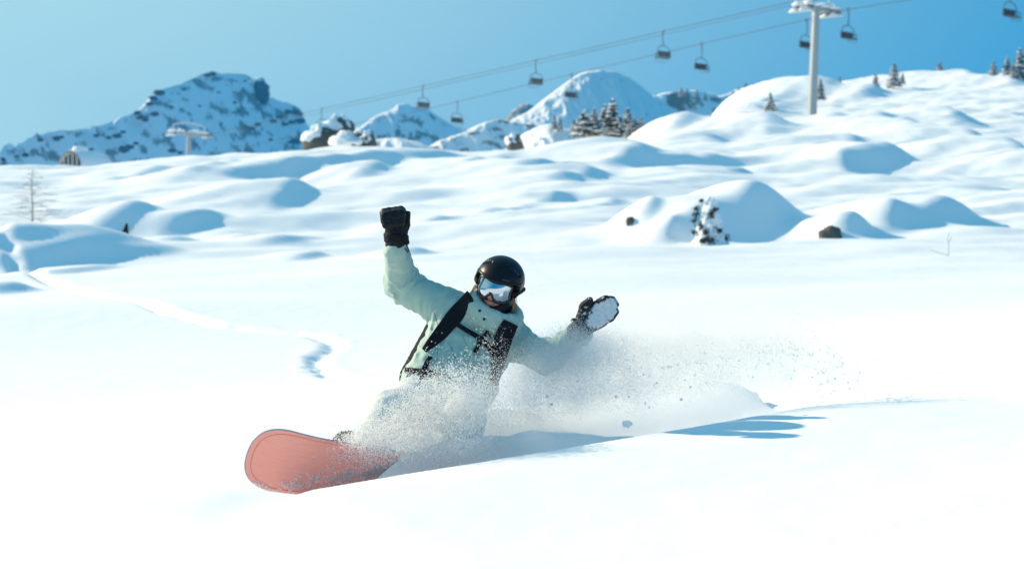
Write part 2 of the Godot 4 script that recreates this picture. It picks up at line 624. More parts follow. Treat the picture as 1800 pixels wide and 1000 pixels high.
# ridge: skyline points (u, v); D: distance of the ridge; front / back: how far the flanks run out; rough: relief in metres
func mountain(called: String, label: String, D: float, ridge: Array, front: float, back: float, rough: float, rock: float, seed_: int, step := 1.6, smooth := 0.0, skew := 0.0) -> MeshInstance3D:
	var n1 := FastNoiseLite.new()
	n1.seed = seed_
	n1.noise_type = FastNoiseLite.TYPE_SIMPLEX_SMOOTH
	n1.fractal_type = FastNoiseLite.FRACTAL_RIDGED
	n1.fractal_octaves = 4
	n1.frequency = 1.0 / (rough * 9.0)
	var n2 := FastNoiseLite.new()
	n2.seed = seed_ + 7
	n2.noise_type = FastNoiseLite.TYPE_SIMPLEX_SMOOTH
	n2.fractal_octaves = 4
	n2.frequency = 1.0 / (rough * 2.2)
	var u0: float = ridge[0][0]
	var u1: float = ridge[ridge.size() - 1][0]
	var cols := int((u1 - u0) / step) + 1
	var rf := 70
	var rb := 14
	var rows := rf + rb
	var pts := PackedVector3Array()
	var low := 40.0 * D / F
	for r in rows:
		var s := (r - rf) / float(rf) if r < rf else (r - rf) / float(rb - 1)
		for c in cols:
			var u := u0 + (u1 - u0) * c / (cols - 1)
			var v := along(ridge, u)
			if smooth > 0.0:
				v = 0.25 * along(ridge, u - smooth) + 0.5 * v + 0.25 * along(ridge, u + smooth)
			var top := D * (500.0 - v) / F
			var Du := D * (1.0 + skew * (u - 0.5 * (u0 + u1)) / F)
			top *= Du / D
			var d := Du + (s * front if s < 0.0 else s * back)
			var x := (u - 900.0) / F * Du
			var drop := absf(s)
			var h := top - (top - low) * (0.75 * drop + 0.25 * drop * drop)
			var keep := sstep(0.0, 0.10, drop) * 0.85 + 0.15
			var ridgy := n1.get_noise_2d(x + d * 0.25, d * 0.8)
			h += (ridgy * rough + n2.get_noise_2d(x, d) * rough * 0.35) * keep
			pts.append(Vector3(x, h, -d))
	var col := PackedColorArray()
	col.resize(pts.size())
	for r in rows:
		for c in cols:
			var i := r * cols + c
			var a := pts[i]
			var dx := (pts[r * cols + mini(c + 1, cols - 1)] - pts[r * cols + maxi(c - 1, 0)])
			var dz := (pts[mini(r + 1, rows - 1) * cols + c] - pts[maxi(r - 1, 0) * cols + c])
			var nn := dx.cross(dz).normalized()
			var bare := 0.35 + (1.0 - nn.y) * 0.55 + n2.get_noise_3d(a.x * 0.8 + a.y * 0.5 + 90.0, a.y * 1.5 - a.x * 0.3, a.z * 0.5) * 0.62 + n2.get_noise_3d(a.x * 3.0, a.y * 4.0, a.z * 2.0) * 0.22
			var k := sstep(1.0 - rock, 1.0 - rock + 0.09, bare)
			var grey := 0.28 + 0.09 * n2.get_noise_2d(a.x * 6.0, a.y * 6.0)
			col[i] = Color(0.86, 0.87, 0.88).lerp(Color(grey, grey * 0.97, grey * 0.93), k)
	var o := part(called, grid_mesh(pts, rows, cols, false, PackedVector2Array(), col), M.far_snow, self)
	o.set_meta("kind", "structure")
	o.set_meta("label", label)
	return o

func rock_mesh(seed_: int, size: Vector3, snow: bool, rings := 12, sides := 18) -> ArrayMesh:
	var n := FastNoiseLite.new()
	n.seed = seed_
	n.frequency = 0.9
	n.fractal_octaves = 3
	var pts := PackedVector3Array()
	for r in rings + 1:
		var th := PI * r / rings
		if snow:
			th = PI * 0.55 * r / rings
		for c in sides:
			var ph := TAU * c / sides
			var q := Vector3(sin(th) * cos(ph), cos(th), sin(th) * sin(ph))
			var k := 1.0 + n.get_noise_3d(q.x * 1.4, q.y * 1.4, q.z * 1.4) * 0.55
			if not snow:
				# broken faces
				for ax in [Vector3(0.7, 0.2, 0.6), Vector3(-0.6, 0.3, 0.7), Vector3(0.2, 0.8, -0.5), Vector3(-0.7, -0.1, -0.6), Vector3(0.1, 0.5, 0.86)]:
					k = minf(k, (0.78 + 0.1 * n.get_noise_1d(ax.x * 40.0)) / maxf(q.dot(ax.normalized()), 0.3))
			else:
				k = minf(k, 1.25) * (1.06 + 0.1 * n.get_noise_3d(q.x * 3.0, q.y * 3.0, q.z * 3.0)) * (1.0 - 0.24 * pow(r / float(rings), 4.0)) + (0.10 if q.y > 0 else 0.0)
			pts.append(q * k * size)
	return grid_mesh(pts, rings + 1, sides, true, PackedVector2Array(), PackedColorArray(), true)

func boulder(called: String, label: String, at: Vector3, size: Vector3, seed_: int, group := "", cap_share := 1.0, turn := 0.0) -> Node3D:
	var t := thing(called, label, "boulder" if called == "boulder" else "rock", at, group)
	t.rotation.y = turn
	part("rock_face", rock_mesh(seed_, size, false), M.rock, t)
	if cap_share > 0.0:
		part("snow_cap", rock_mesh(seed_, size * Vector3(0.74, 0.9, 0.74) * cap_share, true), M.snow, t, Transform3D(Basis(), Vector3(-size.x * 0.2, size.y * 0.10, -size.z * 0.14)))
	return t

func build_far() -> void:
	var m := mountain("mountain", "tall shaded snow mountain with dark rock bands and a crag on its shoulder", 900.0,
		[[-420, 360], [-150, 310], [0, 272], [40, 252], [60, 242], [85, 232], [110, 229], [150, 227], [175, 221], [200, 213], [240, 197], [258, 178], [270, 166], [288, 157], [320, 147], [345, 135], [358, 129], [372, 127], [385, 131], [408, 130], [432, 132], [446, 141], [466, 152], [474, 172], [495, 180], [515, 184], [528, 192], [535, 212], [548, 232], [575, 250], [640, 290], [760, 340]],
		120.0, 120.0, 7.0, 0.25, 3, 1.3, 0.0, 2.0)
	# separate outcrops that stand out of the snow on the shaded face
	var variants := []
	for k in 4:
		variants.append(rock_mesh(60 + k, Vector3.ONE, false, 8, 10))
	var spots := [[278, 163, 9], [268, 172, 7], [262, 182, 6], [240, 198, 6], [246, 206, 8], [270, 200, 7], [255, 210, 6], [205, 238, 7], [215, 232, 5], [190, 242, 5], [168, 238, 5], [98, 243, 7], [106, 241, 5], [70, 246, 5], [132, 259, 4], [44, 272, 6], [3, 280, 6], [28, 275, 4], [216, 262, 10], [226, 258, 7], [238, 252, 5], [302, 264, 7], [316, 268, 5], [452, 218, 6], [440, 226, 7], [430, 222, 5], [480, 212, 6], [490, 205, 6], [505, 196, 7], [518, 198, 7], [527, 200, 6], [528, 212, 8], [512, 215, 6], [500, 218, 5], [520, 248, 8], [534, 250, 6], [510, 250, 5], [475, 245, 4], [372, 129, 6], [365, 131, 5], [322, 157, 4], [383, 162, 3], [412, 180, 4], [350, 186, 3], [300, 188, 4], [430, 142, 3], [420, 195, 3], [160, 262, 4]]
	for i in spots.size():
		var q: Array = spots[i]
		var top := along([[0, 272], [60, 242], [110, 229], [175, 221], [240, 197], [270, 166], [320, 147], [372, 127], [432, 132], [466, 152], [495, 180], [528, 192], [548, 232], [600, 262]], q[0])
		var s := clampf((q[1] - top) / 200.0, 0.0, 0.9)
		var d: float = 900.0 * (1.0 + 2.0 * (q[0] - 170.0) / F) - s * 150.0 - 5.0
		var k: float = q[2] * d / F
		part("rock_outcrop", variants[i % 4], M.far_rock, m, Transform3D(Basis(Vector3.UP, i * 1.3).scaled(Vector3(k * 1.3, k * 0.6, k * 0.7)), P(q[0], q[1], d)))
	# the crag on the right shoulder
	var crag := thing("rock_tower", "dark rock tower standing on the right shoulder of the shaded mountain", "rock", P(458, 168, 900.0 * (1.0 + 2.0 * 288.0 / F) - 14.0))
	part("rock_face", rock_mesh(81, Vector3(5.2, 9.0, 4.6), false), M.far_rock, crag, Transform3D(Basis(), Vector3(0, 4.0, 0)))
	part("shoulder_rock", rock_mesh(82, Vector3(4.2, 6.0, 4.0), false), M.far_rock, crag, Transform3D(Basis(), Vector3(2.6, 0.0, 1.0)))
	part("snow_cap", rock_mesh(83, Vector3(3.4, 2.0, 3.4), true), M.snow, crag, Transform3D(Basis(), Vector3(-1.0, 10.5, 0)))

	mountain("mountain", "hazy pale rounded peak with small dark rocks along its top", 760.0, [[520, 330], [600, 268], [636, 222], [660, 205], [685, 196], [700, 185], [712, 184], [730, 190], [752, 192], [772, 206], [800, 222], [830, 232], [880, 262], [960, 320]], 80.0, 100.0, 5.0, 0.35, 19, 1.6, 0.0, 1.2)
	mountain("mountain", "far grey rock peak just showing behind the rounded white hill", 1250.0, [[820, 280], [880, 222], [900, 196], [914, 186], [928, 182], [942, 190], [960, 205], [1040, 270]], 100.0, 90.0, 8.0, 0.7, 27, 1.8)
	mountain("mountain", "rocky snow hillside dotted with dark rocks below the lift cables", 520.0, [[1040, 270], [1090, 210], [1125, 178], [1160, 166], [1195, 158], [1225, 160], [1262, 170], [1300, 158], [1335, 150], [1362, 155], [1400, 168], [1460, 190], [1560, 240], [1700, 300]], 56.0, 80.0, 4.0, 0.45, 31, 1.5, 0.0, 1.0)
	mountain("hill", "big rounded snow hill with a sunlit left flank", 400.0, [[800, 290], [850, 236], [890, 217], [930, 196], [962, 170], [990, 150], [1010, 134], [1030, 126], [1060, 124], [1085, 127], [1105, 136], [1125, 150], [1150, 172], [1190, 195], [1250, 225], [1340, 280]], 46.0, 60.0, 1.2, 0.12, 43, 1.6, 10.0, 0.9)
	mountain("hill", "low snow hill with a bright left edge and rock-flecked shaded face", 300.0, [[690, 300], [745, 262], [775, 246], [800, 240], [830, 226], [855, 214], [875, 212], [905, 216], [950, 222], [1010, 238], [1090, 290]], 28.0, 40.0, 1.8, 0.42, 51, 1.5, 4.0, 0.9)
	mountain("hill", "small smooth white snow mound beside the snow-capped boulders", 190.0, [[560, 300], [610, 268], [640, 250], [668, 243], [700, 243], [735, 249], [765, 262], [830, 300]], 26.0, 20.0, 0.7, 0.0, 57, 2.0, 12.0)
	mountain("hill", "sunlit snow knoll beneath the clump of conifers", 172.0, [[860, 300], [890, 262], [905, 246], [925, 234], [945, 222], [965, 217], [990, 226], [1010, 230], [1040, 224], [1075, 228], [1110, 236], [1150, 244], [1220, 290]], 22.0, 20.0, 1.0, 0.1, 63, 2.0, 8.0)
	# the snow-capped boulders on the crest
	var g := "snow-capped boulders on the crest"
	boulder("boulder", "steep snow-capped boulder at the lower left of the crest pile", P(566, 254, 118.0), Vector3(1.6, 1.4, 1.3), 101, g)
	boulder("boulder", "tallest boulder at the back of the crest pile", P(598, 242, 121.0), Vector3(1.7, 1.5, 1.5), 102, g, 1.0, 0.7)
	boulder("boulder", "broad front boulder of the crest pile, thickly covered in snow", P(610, 262, 115.0), Vector3(2.1, 1.0, 1.4), 103, g, 1.05, 1.9)
	boulder("boulder", "dark bare-sided boulder at the right end of the crest pile", P(645, 254, 117.0), Vector3(1.0, 1.1, 0.9), 104, g, 0.8, 2.4)
	boulder("boulder", "small snow-topped boulder beside the dark bare-sided one", P(630, 243, 119.0), Vector3(0.8, 0.7, 0.8), 105, g, 0.95, 3.4)
	boulder("boulder", "snowy boulder poking out below the conifer knoll", P(905, 256, 140.0), Vector3(1.0, 1.0, 1.0), 106, "", 0.9, 1.0)
	# near rocks
	boulder("rock", "dark olive rock showing under a dome of snow", P(1462, 417, 33.4), Vector3(0.33, 0.26, 0.28), 111, "", 0.0, 0.4)
	boulder("rock", "small brown rock tip in the drift beside the buried fir", P(1108, 386, 35.0) + Vector3(0, -0.05, 0), Vector3(0.13, 0.12, 0.12), 112, "", 0.0, 0.4)

# ---------------------------------------------------------------- trees
func clump(st: SurfaceTool, at: Vector3, out: Vector3, r: float) -> void:
	# a tuft of needles: thin blades fanning from a twig
	for k in 7:
		var d := (out + Vector3(rng.randf_range(-1, 1), rng.randf_range(-0.9, 0.5), rng.randf_range(-1, 1)) * 0.9).normalized()
		var s := d.cross(Vector3(rng.randf_range(-1, 1), 1.0, rng.randf_range(-1, 1))).normalized() * r * 0.28
		var base := at + Vector3(rng.randf_range(-1, 1), rng.randf_range(-1, 1), rng.randf_range(-1, 1)) * r * 0.35
		var tip := base + d * r * rng.randf_range(0.8, 1.5)
		var mid := (base + tip) * 0.5
		for tri in [[base, mid + s, tip], [base, tip, mid - s]]:
			for q in tri:
				st.add_vertex(q)

func lump(at: Vector3, size: Vector3, seed_: int, rings := 6, sides := 9) -> Array:
	return [rock_mesh(seed_, size, true, rings, sides), Transform3D(Basis(Vector3.UP, seed_ * 1.7), at)]

# a fir: crown made of drooping boughs, each with needle tufts and a pad of snow
func fir_meshes(h: float, w: float, bare: float, snow: float, seed_: int) -> Array:
	rng.seed = seed_
	var st := SurfaceTool.new()
	st.begin(Mesh.PRIMITIVE_TRIANGLES)
	var pads := []
	var limbs := []
	var levels := int(7 + h * 1.0)
	for l in levels:
		var t := l / float(levels - 1)
		var y := h * (bare + (1.0 - bare) * t * 0.97)
		var reach := w * 0.5 * pow(1.0 - t, 0.75) * rng.randf_range(0.75, 1.15) + 0.04 * h * 0.3
		var boughs := int(lerpf(8.0, 4.0, t))
		for b in boughs:
			var a := TAU * (b + rng.randf_range(-0.35, 0.35)) / boughs + l * 1.1
			var o := Vector3(cos(a), 0, sin(a))
			var len := reach * rng.randf_range(0.65, 1.15)
			var root := Vector3(0, y, 0)
			var tip := root + o * len + Vector3(0, -len * rng.randf_range(0.25, 0.55), 0)
			limbs.append(tube([root, root.lerp(tip, 0.6) + Vector3(0, len * 0.06, 0), tip], [h * 0.008, h * 0.005, h * 0.002], 4))
			for k in 6:
				var f := rng.randf_range(0.25, 1.05)
				clump(st, root.lerp(tip, f) + Vector3(0, -0.02 * h, 0), (o * 0.8 + Vector3(0, -0.4, 0)), h * 0.042 * rng.randf_range(0.8, 1.4))
			if rng.randf() < snow:
				var f := rng.randf_range(0.55, 0.9)
				pads.append(lump(root.lerp(tip, f) + Vector3(0, h * 0.004, 0), Vector3(len * 0.36 + 0.02 * h, h * 0.026 * rng.randf_range(0.8, 1.6), len * 0.26 + 0.016 * h), seed_ + l * 20 + b))
	if snow > 0.3:
		pads.append(lump(Vector3(0, h * 0.975, 0), Vector3(h * 0.03, h * 0.035, h * 0.03), seed_ + 999))
	st.generate_normals()
	var trunk := tube([Vector3(0, -h * 0.06, 0), Vector3(h * 0.006, h * 0.4, 0), Vector3(0, h * 0.75, h * 0.004), Vector3(0, h * 0.985, 0)], [h * 0.028, h * 0.02, h * 0.011, h * 0.003], 7)
	return [trunk, join(limbs), st.commit(), join(pads) if pads.size() else null]

func fir(kind: Array, label: String, at: Vector3, scale_: float, turn: float, group := "") -> void:
	var t := thing("fir_tree", label, "tree", at, group)
	t.rotation.y = turn
	t.scale = Vector3.ONE * scale_
	part("trunk", kind[0], M.bark, t)
	var crown := part("crown", kind[2], M.needles, t)
	part("branches", kind[1], M.bark, crown).set_meta("kind", "stuff")
	if kind[3]:
		part("snow_load", kind[3], M.snow, t).set_meta("kind", "stuff")

func larch(label: String, at: Vector3, h: float, seed_: int) -> void:
	rng.seed = seed_
	var t := thing("larch_tree", label, "tree", at)
	part("trunk", tube([Vector3(0, -0.2, 0), Vector3(0.02, h * 0.3, 0), Vector3(-0.01, h * 0.65, 0.01), Vector3(0.03, h, 0)], [h * 0.016, h * 0.012, h * 0.008, h * 0.002], 6), M.frost_bark, t)
	var twigs := []
	var pads := []
	for k in 52:
		var y := h * (0.08 + 0.88 * k / 52.0)
		var a := k * 2.4
		var len := h * 0.66 * pow(1.0 - k / 56.0, 0.9) * rng.randf_range(0.5, 1.15)
		var root := Vector3(0, y, 0)
		var tip := root + Vector3(cos(a), rng.randf_range(-0.18, 0.22), sin(a)) * len
		var mid := root.lerp(tip, 0.5) + Vector3(0, len * 0.05, 0)
		twigs.append(tube([root, mid, tip], [h * 0.0045, h * 0.003, h * 0.0015], 4))
		for j in 5:
			var b := root.lerp(tip, 0.3 + 0.15 * j)
			var e := b + Vector3(cos(a + (0.8 if j % 2 == 0 else -0.8)), rng.randf_range(-0.1, 0.45), sin(a + (0.8 if j % 2 == 0 else -0.8))) * len * 0.28
			twigs.append(tube([b, b.lerp(e, 0.5), e], [h * 0.0025, h * 0.002, h * 0.0012], 3))
		if k % 2 == 0:
			pads.append(lump(mid.lerp(tip, rng.randf() * 0.6), Vector3(len * 0.13, h * 0.014, len * 0.1), seed_ + k, 4, 7))
	part("crown", join(twigs), M.frost_bark, t)
	part("snow_load", join(pads), M.snow, t)

var bare_spots := []

func plastered(p: Vector3) -> float:
	# a snow cone with sagging folds, hollowed where the needles show
	var h := clampf(p.y / 1.05, -0.2, 1.0)
	var r := lerpf(0.44, 0.10, h) * (1.0 - 0.15 * sin(h * 3.0))
	var d := (Vector2(p.x, p.z).length() - r) * 0.85
	d = maxf(d, p.y - 1.02)
	d = smin(d, (p - Vector3(0.0, 0.95, 0.0)).length() - 0.13, 0.1)
	d += 0.06 * noise_b.get_noise_3d(p.x * 14.0, p.y * 9.0, p.z * 14.0) + 0.03 * noise_b.get_noise_3d(p.x * 34.0, p.y * 24.0, p.z * 34.0)
	for b in bare_spots:
		d = maxf(d, b[1] * 0.95 - (p - b[0]).length())
	return d

func build_trees() -> void:
	var tall := fir_meshes(5.0, 4.4, 0.06, 0.6, 301)
	var slim := fir_meshes(5.0, 3.0, 0.06, 0.65, 302)
	var pine := fir_meshes(5.0, 4.2, 0.45, 0.65, 303)
	var laden := fir_meshes(5.0, 3.6, 0.04, 0.97, 304)
	var bushy := fir_meshes(5.0, 5.4, 0.03, 0.7, 305)
	var g := "conifers clumped on the knoll"
	# u, v of the foot, height in pixels, distance
	var group := [[tall, 1078, 250, 76, 150.0, "tallest dark fir in the middle of the knoll clump"], [pine, 1028, 256, 62, 146.0, "pine with a bare lower trunk at the left of the clump"], [tall, 1045, 240, 50, 156.0, "fir leaning behind the bare-trunked pine"],
		[slim, 1104, 246, 56, 153.0, "slender fir just right of the tallest one"], [laden, 1062, 256, 38, 143.0, "low snow-loaded fir at the foot of the tallest one"], [bushy, 1128, 240, 34, 158.0, "bushy brown conifer right of the slender fir"],
		[laden, 1106, 250, 34, 145.0, "snow-loaded young fir below the slender one"], [laden, 1152, 246, 28, 140.0, "small all-white fir at the right end of the clump"], [bushy, 1010, 235, 26, 165.0, "low bushy conifer behind the bare-trunked pine"],
		[bushy, 1040, 250, 40, 149.0, "wide frosted fir filling the gap beside the bare-trunked pine"], [bushy, 1090, 252, 48, 148.0, "wide frosted fir in front of the tallest one"], [tall, 1064, 244, 60, 155.0, "tall frosted fir close behind the tallest one"], [bushy, 1116, 246, 40, 151.0, "wide frosted fir right of the slender one"],
		[slim, 975, 226, 24, 168.0, "thin young fir on the sunlit side of the knoll"], [slim, 985, 228, 20, 169.0, "stubby young fir next to the thin one on the knoll"]]
	for k in group.size():
		var q: Array = group[k]
		fir(q[0], q[5], P(q[1], q[2], q[4]), q[3] * q[4] / F / 5.0, k * 1.1, g)
	var ridge := [[laden, 1540, 155, 26, 178.0, "small snowy fir on the ridge right of the lift pylon"], [laden, 1573, 148, 38, 186.0, "plump snow-covered fir on the bare ridge line"], [slim, 1588, 146, 18, 187.0, "tiny fir tucked behind the plump snow-covered one"],
		[bushy, 1654, 130, 22, 205.0, "half-buried fir tip on the ridge crest"], [laden, 1748, 134, 27, 188.0, "white snow-bowed fir at the edge of the ridge wood"], [tall, 1772, 136, 36, 189.0, "dark fir next to the white snow-bowed one"],
		[tall, 1794, 137, 52, 190.0, "tall dark fir at the end of the ridge wood"], [bushy, 1784, 138, 26, 186.0, "low bushy fir in front of the ridge wood"], [tall, 1825, 138, 50, 192.0, "dark fir on the far side of the ridge wood"], [laden, 1355, 192, 30, 140.0, "small snow-laden fir on the slope left of the pylon"],
		[slim, 1443, 172, 34, 168.0, "dark fir half hidden behind the lift pylon"], [slim, 1477, 152, 18, 190.0, "tiny fir in the dip behind the pylon"]]
	for k in ridge.size():
		var q: Array = ridge[k]
		fir(q[0], q[5], P(q[1], q[2], q[4]), q[3] * q[4] / F / 5.0, 0.4 + k * 1.7)
	var scrub := [[1198, 166, 16], [1208, 164, 12], [1225, 168, 14], [1240, 172, 11], [1300, 163, 14], [1312, 160, 18], [1324, 156, 14], [1338, 154, 12], [1350, 157, 16], [1222, 188, 9], [1205, 186, 8], [1290, 166, 10]]
	for k in scrub.size():
		var q: Array = scrub[k]
		fir(bushy if k % 2 else laden, "snow-dusted dwarf conifer on the rocky hillside behind the ridge", P(q[0], q[1] + 3, 470.0), q[2] * 470.0 / F / 5.0, k * 2.1, "dwarf conifers on the rocky hillside")
	# the fir that the drift has nearly swallowed
	var at := P(1249, 431, 33.2)
	at.y = minf(at.y, ground(at.x, 33.2) - 0.02)
	rng.seed = 77
	var t := thing("buried_fir", "young fir plastered with snow, dark needles showing in patches", "tree", at)
	var st := SurfaceTool.new()
	st.begin(Mesh.PRIMITIVE_TRIANGLES)
	bare_spots.clear()
	for q in [[1225, 366, 5], [1224, 376, 6], [1223, 387, 6], [1230, 398, 6], [1221, 409, 5], [1238, 408, 6], [1249, 377, 6], [1256, 368, 5], [1262, 406, 4], [1232, 424, 6], [1247, 423, 7], [1240, 421, 6], [1275, 419, 5], [1233, 352, 3]]:
		var c := P(q[0], q[1], 33.2) - at
		c.z = sqrt(maxf(0.001, pow(lerpf(0.45, 0.12, clampf(c.y / 1.05, 0.0, 1.0)), 2.0) - c.x * c.x))
		bare_spots.append([c, q[2] * 33.2 / F])
		for k in 22:
			clump(st, c + Vector3(rng.randfn(), rng.randfn() * 0.9, rng.randfn() * 0.5 - 0.4) * q[2] * 33.2 / F * 0.5, Vector3(c.x, -0.1, 0.6).normalized(), 0.042)
	for k in 60:
		var y := 0.95 * rng.randf()
		var a := rng.randf() * TAU
		var r := lerpf(0.36, 0.06, y / 1.05)
		clump(st, Vector3(cos(a) * r, y, sin(a) * r), Vector3(cos(a), -0.35, sin(a)), 0.05)
	st.generate_normals()
	part("trunk", tube([Vector3(0, -0.3, 0), Vector3(0, 0.5, 0), Vector3(0.01, 1.0, 0)], [0.04, 0.03, 0.01], 6), M.bark, t)
	part("crown", st.commit(), M.needles, t)
	part("snow_load", nets(func(p): return plastered(p), Vector3(-0.6, -0.15, -0.6), Vector3(0.6, 1.2, 0.6), 0.026), M.snow, t)
	larch("bare frosted larch with thin snow-dusted branches behind the left drift", Vector3(-14.3, ground(-14.3, 44.0) - 0.1, -44.0), 1.75, 88)
	# a twig and a stump sticking out of the snow
	var p := ground_at(1668, 455)
	var tw := thing("twig", "dry twig sticking out of the snow right of the olive rock", "twig", Vector3(p.x, ground(p.x, p.y), -p.y))
	part("stem", tube([Vector3(0, -0.05, 0), Vector3(0.01, 0.2, 0), Vector3(-0.01, 0.34, 0), Vector3(0.02, 0.46, 0)], [0.008, 0.006, 0.005, 0.003], 5), M.frost_bark, tw)
	part("side_shoot", tube([Vector3(0, 0.02, 0), Vector3(-0.18, 0.06, 0), Vector3(-0.34, 0.12, 0.02)], [0.006, 0.005, 0.003], 5), M.frost_bark, tw)
	part("side_shoot", tube([Vector3(0, 0.26, 0), Vector3(0.04, 0.33, 0.02), Vector3(0.06, 0.4, 0.02)], [0.005, 0.004, 0.002], 5), M.frost_bark, tw)
	var q := P(220, 392, 39.6)
	q.y = ground(q.x, 39.6)
	var stump := thing("stump", "short blackened stump in the small drift", "stump", q)
	part("stem", tube([Vector3(0, -0.1, 0), Vector3(-0.02, 0.08, 0), Vector3(0.0, 0.18, 0), Vector3(0.03, 0.32, 0)], [0.10, 0.10, 0.06, 0.03], 8), M.char, stump)
	part("branch_stub", tube([Vector3(0.0, 0.14, 0), Vector3(0.08, 0.2, 0.03)], [0.03, 0.02], 6), M.char, stump)

# ---------------------------------------------------------------- chairlift
func pylon(label: String, base: Vector3, h: float, lean: float, turn: float, arm: float) -> Node3D:
	var t := thing("lift_pylon", label, "pylon", base)
	t.rotation.y = turn
	var b := Basis(Vector3.BACK, -lean)
	# local x runs along the cables, local z across them
	var mast := part("mast", tube([Vector3(0, -1.5, 0), Vector3(0, h * 0.5, 0), Vector3(0, h, 0)], [0.46, 0.42, 0.36], 14), M.steel, t, Transform3D(b, Vector3.ZERO))
	part("foot_plate", tube([Vector3(0, -0.3, 0), Vector3(0, 0.15, 0)], [0.75, 0.7], 14), M.steel, mast)
	var rails := []
	for s in [-0.16, 0.16]:
		rails.append(tube([Vector3(-0.52, 0.5, s), Vector3(-0.45, h, s)], [0.025], 5))
	for k in int(h / 0.4):
		rails.append(tube([Vector3(-0.52 + 0.07 * k * 0.4 / h, 0.6 + k * 0.4, -0.16), Vector3(-0.52 + 0.07 * k * 0.4 / h, 0.6 + k * 0.4, 0.16)], [0.022], 4))
	part("ladder", join(rails), M.frost, mast)
	var head := part("crossarm", box(Vector3(0.5, 0.5, arm * 2.0), Vector3(0, h + 0.1, 0), 0.05), M.steel, t, Transform3D(b, Vector3.ZERO))
	part("snow_load", join([lump(Vector3(0, h + 0.35, -arm * 0.5), Vector3(0.5, 0.35, arm * 0.5), 7, 6, 12), lump(Vector3(0, h + 0.35, arm * 0.5), Vector3(0.5, 0.4, arm * 0.5), 8, 6, 12)]), M.snow, head)
	part("maintenance_frame", join([tube([Vector3(0, h + 0.3, -arm), Vector3(0, h + 1.5, -arm), Vector3(0, h + 1.9, 0), Vector3(0, h + 1.5, arm), Vector3(0, h + 0.3, arm)], [0.11], 7)]), M.frost, head)
	for s in [-1.0, 1.0]:
		var tr := part("sheave_train", box(Vector3(2.7, 0.24, 0.2), Vector3(0, h + 0.05, s * arm), 0.04), M.steel, t, Transform3D(b, Vector3.ZERO))
		for k in 6:
			var wheel := CylinderMesh.new()
			wheel.top_radius = 0.2
			wheel.bottom_radius = 0.2
			wheel.height = 0.12
			wheel.radial_segments = 16
			part("sheave", wheel, M.dark_metal, tr, Transform3D(Basis(Vector3.RIGHT, PI / 2), Vector3(-1.15 + 0.46 * k, h - 0.1, s * (arm + 0.16))))
		part("catwalk", box(Vector3(2.9, 0.08, 0.55), Vector3(0, h - 0.45, s * (arm + 0.45)), 0.02), M.frost, tr)
		part("snow_load", join([lump(Vector3(-0.7, h + 0.2, s * arm), Vector3(0.7, 0.42, 0.5), 17, 6, 12), lump(Vector3(0.7, h + 0.2, s * arm), Vector3(0.7, 0.38, 0.5), 18, 6, 12), lump(Vector3(-0.9, h - 0.4, s * (arm + 0.45)), Vector3(0.6, 0.3, 0.36), 20, 6, 12), lump(Vector3(0.7, h - 0.4, s * (arm + 0.45)), Vector3(0.7, 0.28, 0.36), 19, 6, 12)]), M.snow, tr)
	return t

func make_chair() -> Array:
	# grip at the origin, hanging down; local x is across the travel direction, z along it
	var hang := tube([Vector3(0, 0.05, 0), Vector3(0.12, -0.12, 0), Vector3(0.16, -0.6, 0), Vector3(0.10, -1.35, 0), Vector3(0, -1.62, 0)], [0.07, 0.06, 0.055, 0.055, 0.06], 8)
	var grip := box(Vector3(0.16, 0.2, 0.42), Vector3(0, 0.04, 0), 0.04)
	var bail := []
	for i in 17:
		var a := PI * i / 16.0
		bail.append(Vector3(cos(a) * 1.0, -2.35 + sin(a) * 0.72, 0.0))
	bail.push_front(Vector3(1.02, -3.0, 0.1))
	bail.push_back(Vector3(-1.02, -3.0, 0.1))
	var frame := tube(bail, [0.045], 7)
	var seat := box(Vector3(2.0, 0.1, 0.55), Vector3(0, -3.0, 0.22), 0.04)
	var cushions := []
	for k in 4:
		cushions.append(box(Vector3(0.46, 0.66, 0.09), Vector3(-0.735 + 0.49 * k, -2.6, -0.12), 0.03))
	var bar := []
	bar.append(tube([Vector3(-0.95, -2.45, 0.0), Vector3(-0.95, -2.6, 0.55), Vector3(0.95, -2.6, 0.55), Vector3(0.95, -2.45, 0.0)], [0.03], 6))
	var rest := tube([Vector3(-0.7, -2.62, 0.55), Vector3(-0.7, -3.4, 0.6), Vector3(0.7, -3.4, 0.6), Vector3(0.7, -2.62, 0.55)], [0.028], 6)
	return [hang, grip, frame, seat, cushions, join(bar), rest]

func chair(meshes: Array, label: String, grip: Vector3, turn: float) -> void:
	var t := thing("lift_chair", label, "chair", grip, "chairs hanging from the lift cables")
	t.rotation.y = turn
	part("hanger", meshes[0], M.dark_metal, t)
	part("grip", meshes[1], M.dark_metal, t)
	part("frame", meshes[2], M.dark_metal, t)
	part("seat", meshes[3], M.seat, t)
	for c in meshes[4]:
		part("backrest", c, M.seat, t)
	part("safety_bar", meshes[5], M.dark_metal, t)
	part("footrest", meshes[6], M.dark_metal, t)

func cable(label: String, pts: Array, r: float) -> void:
	var o := part("lift_cable", tube(pts, [r], 6), M.cable, self)
	tag(o, label, "cable", "lift cables")

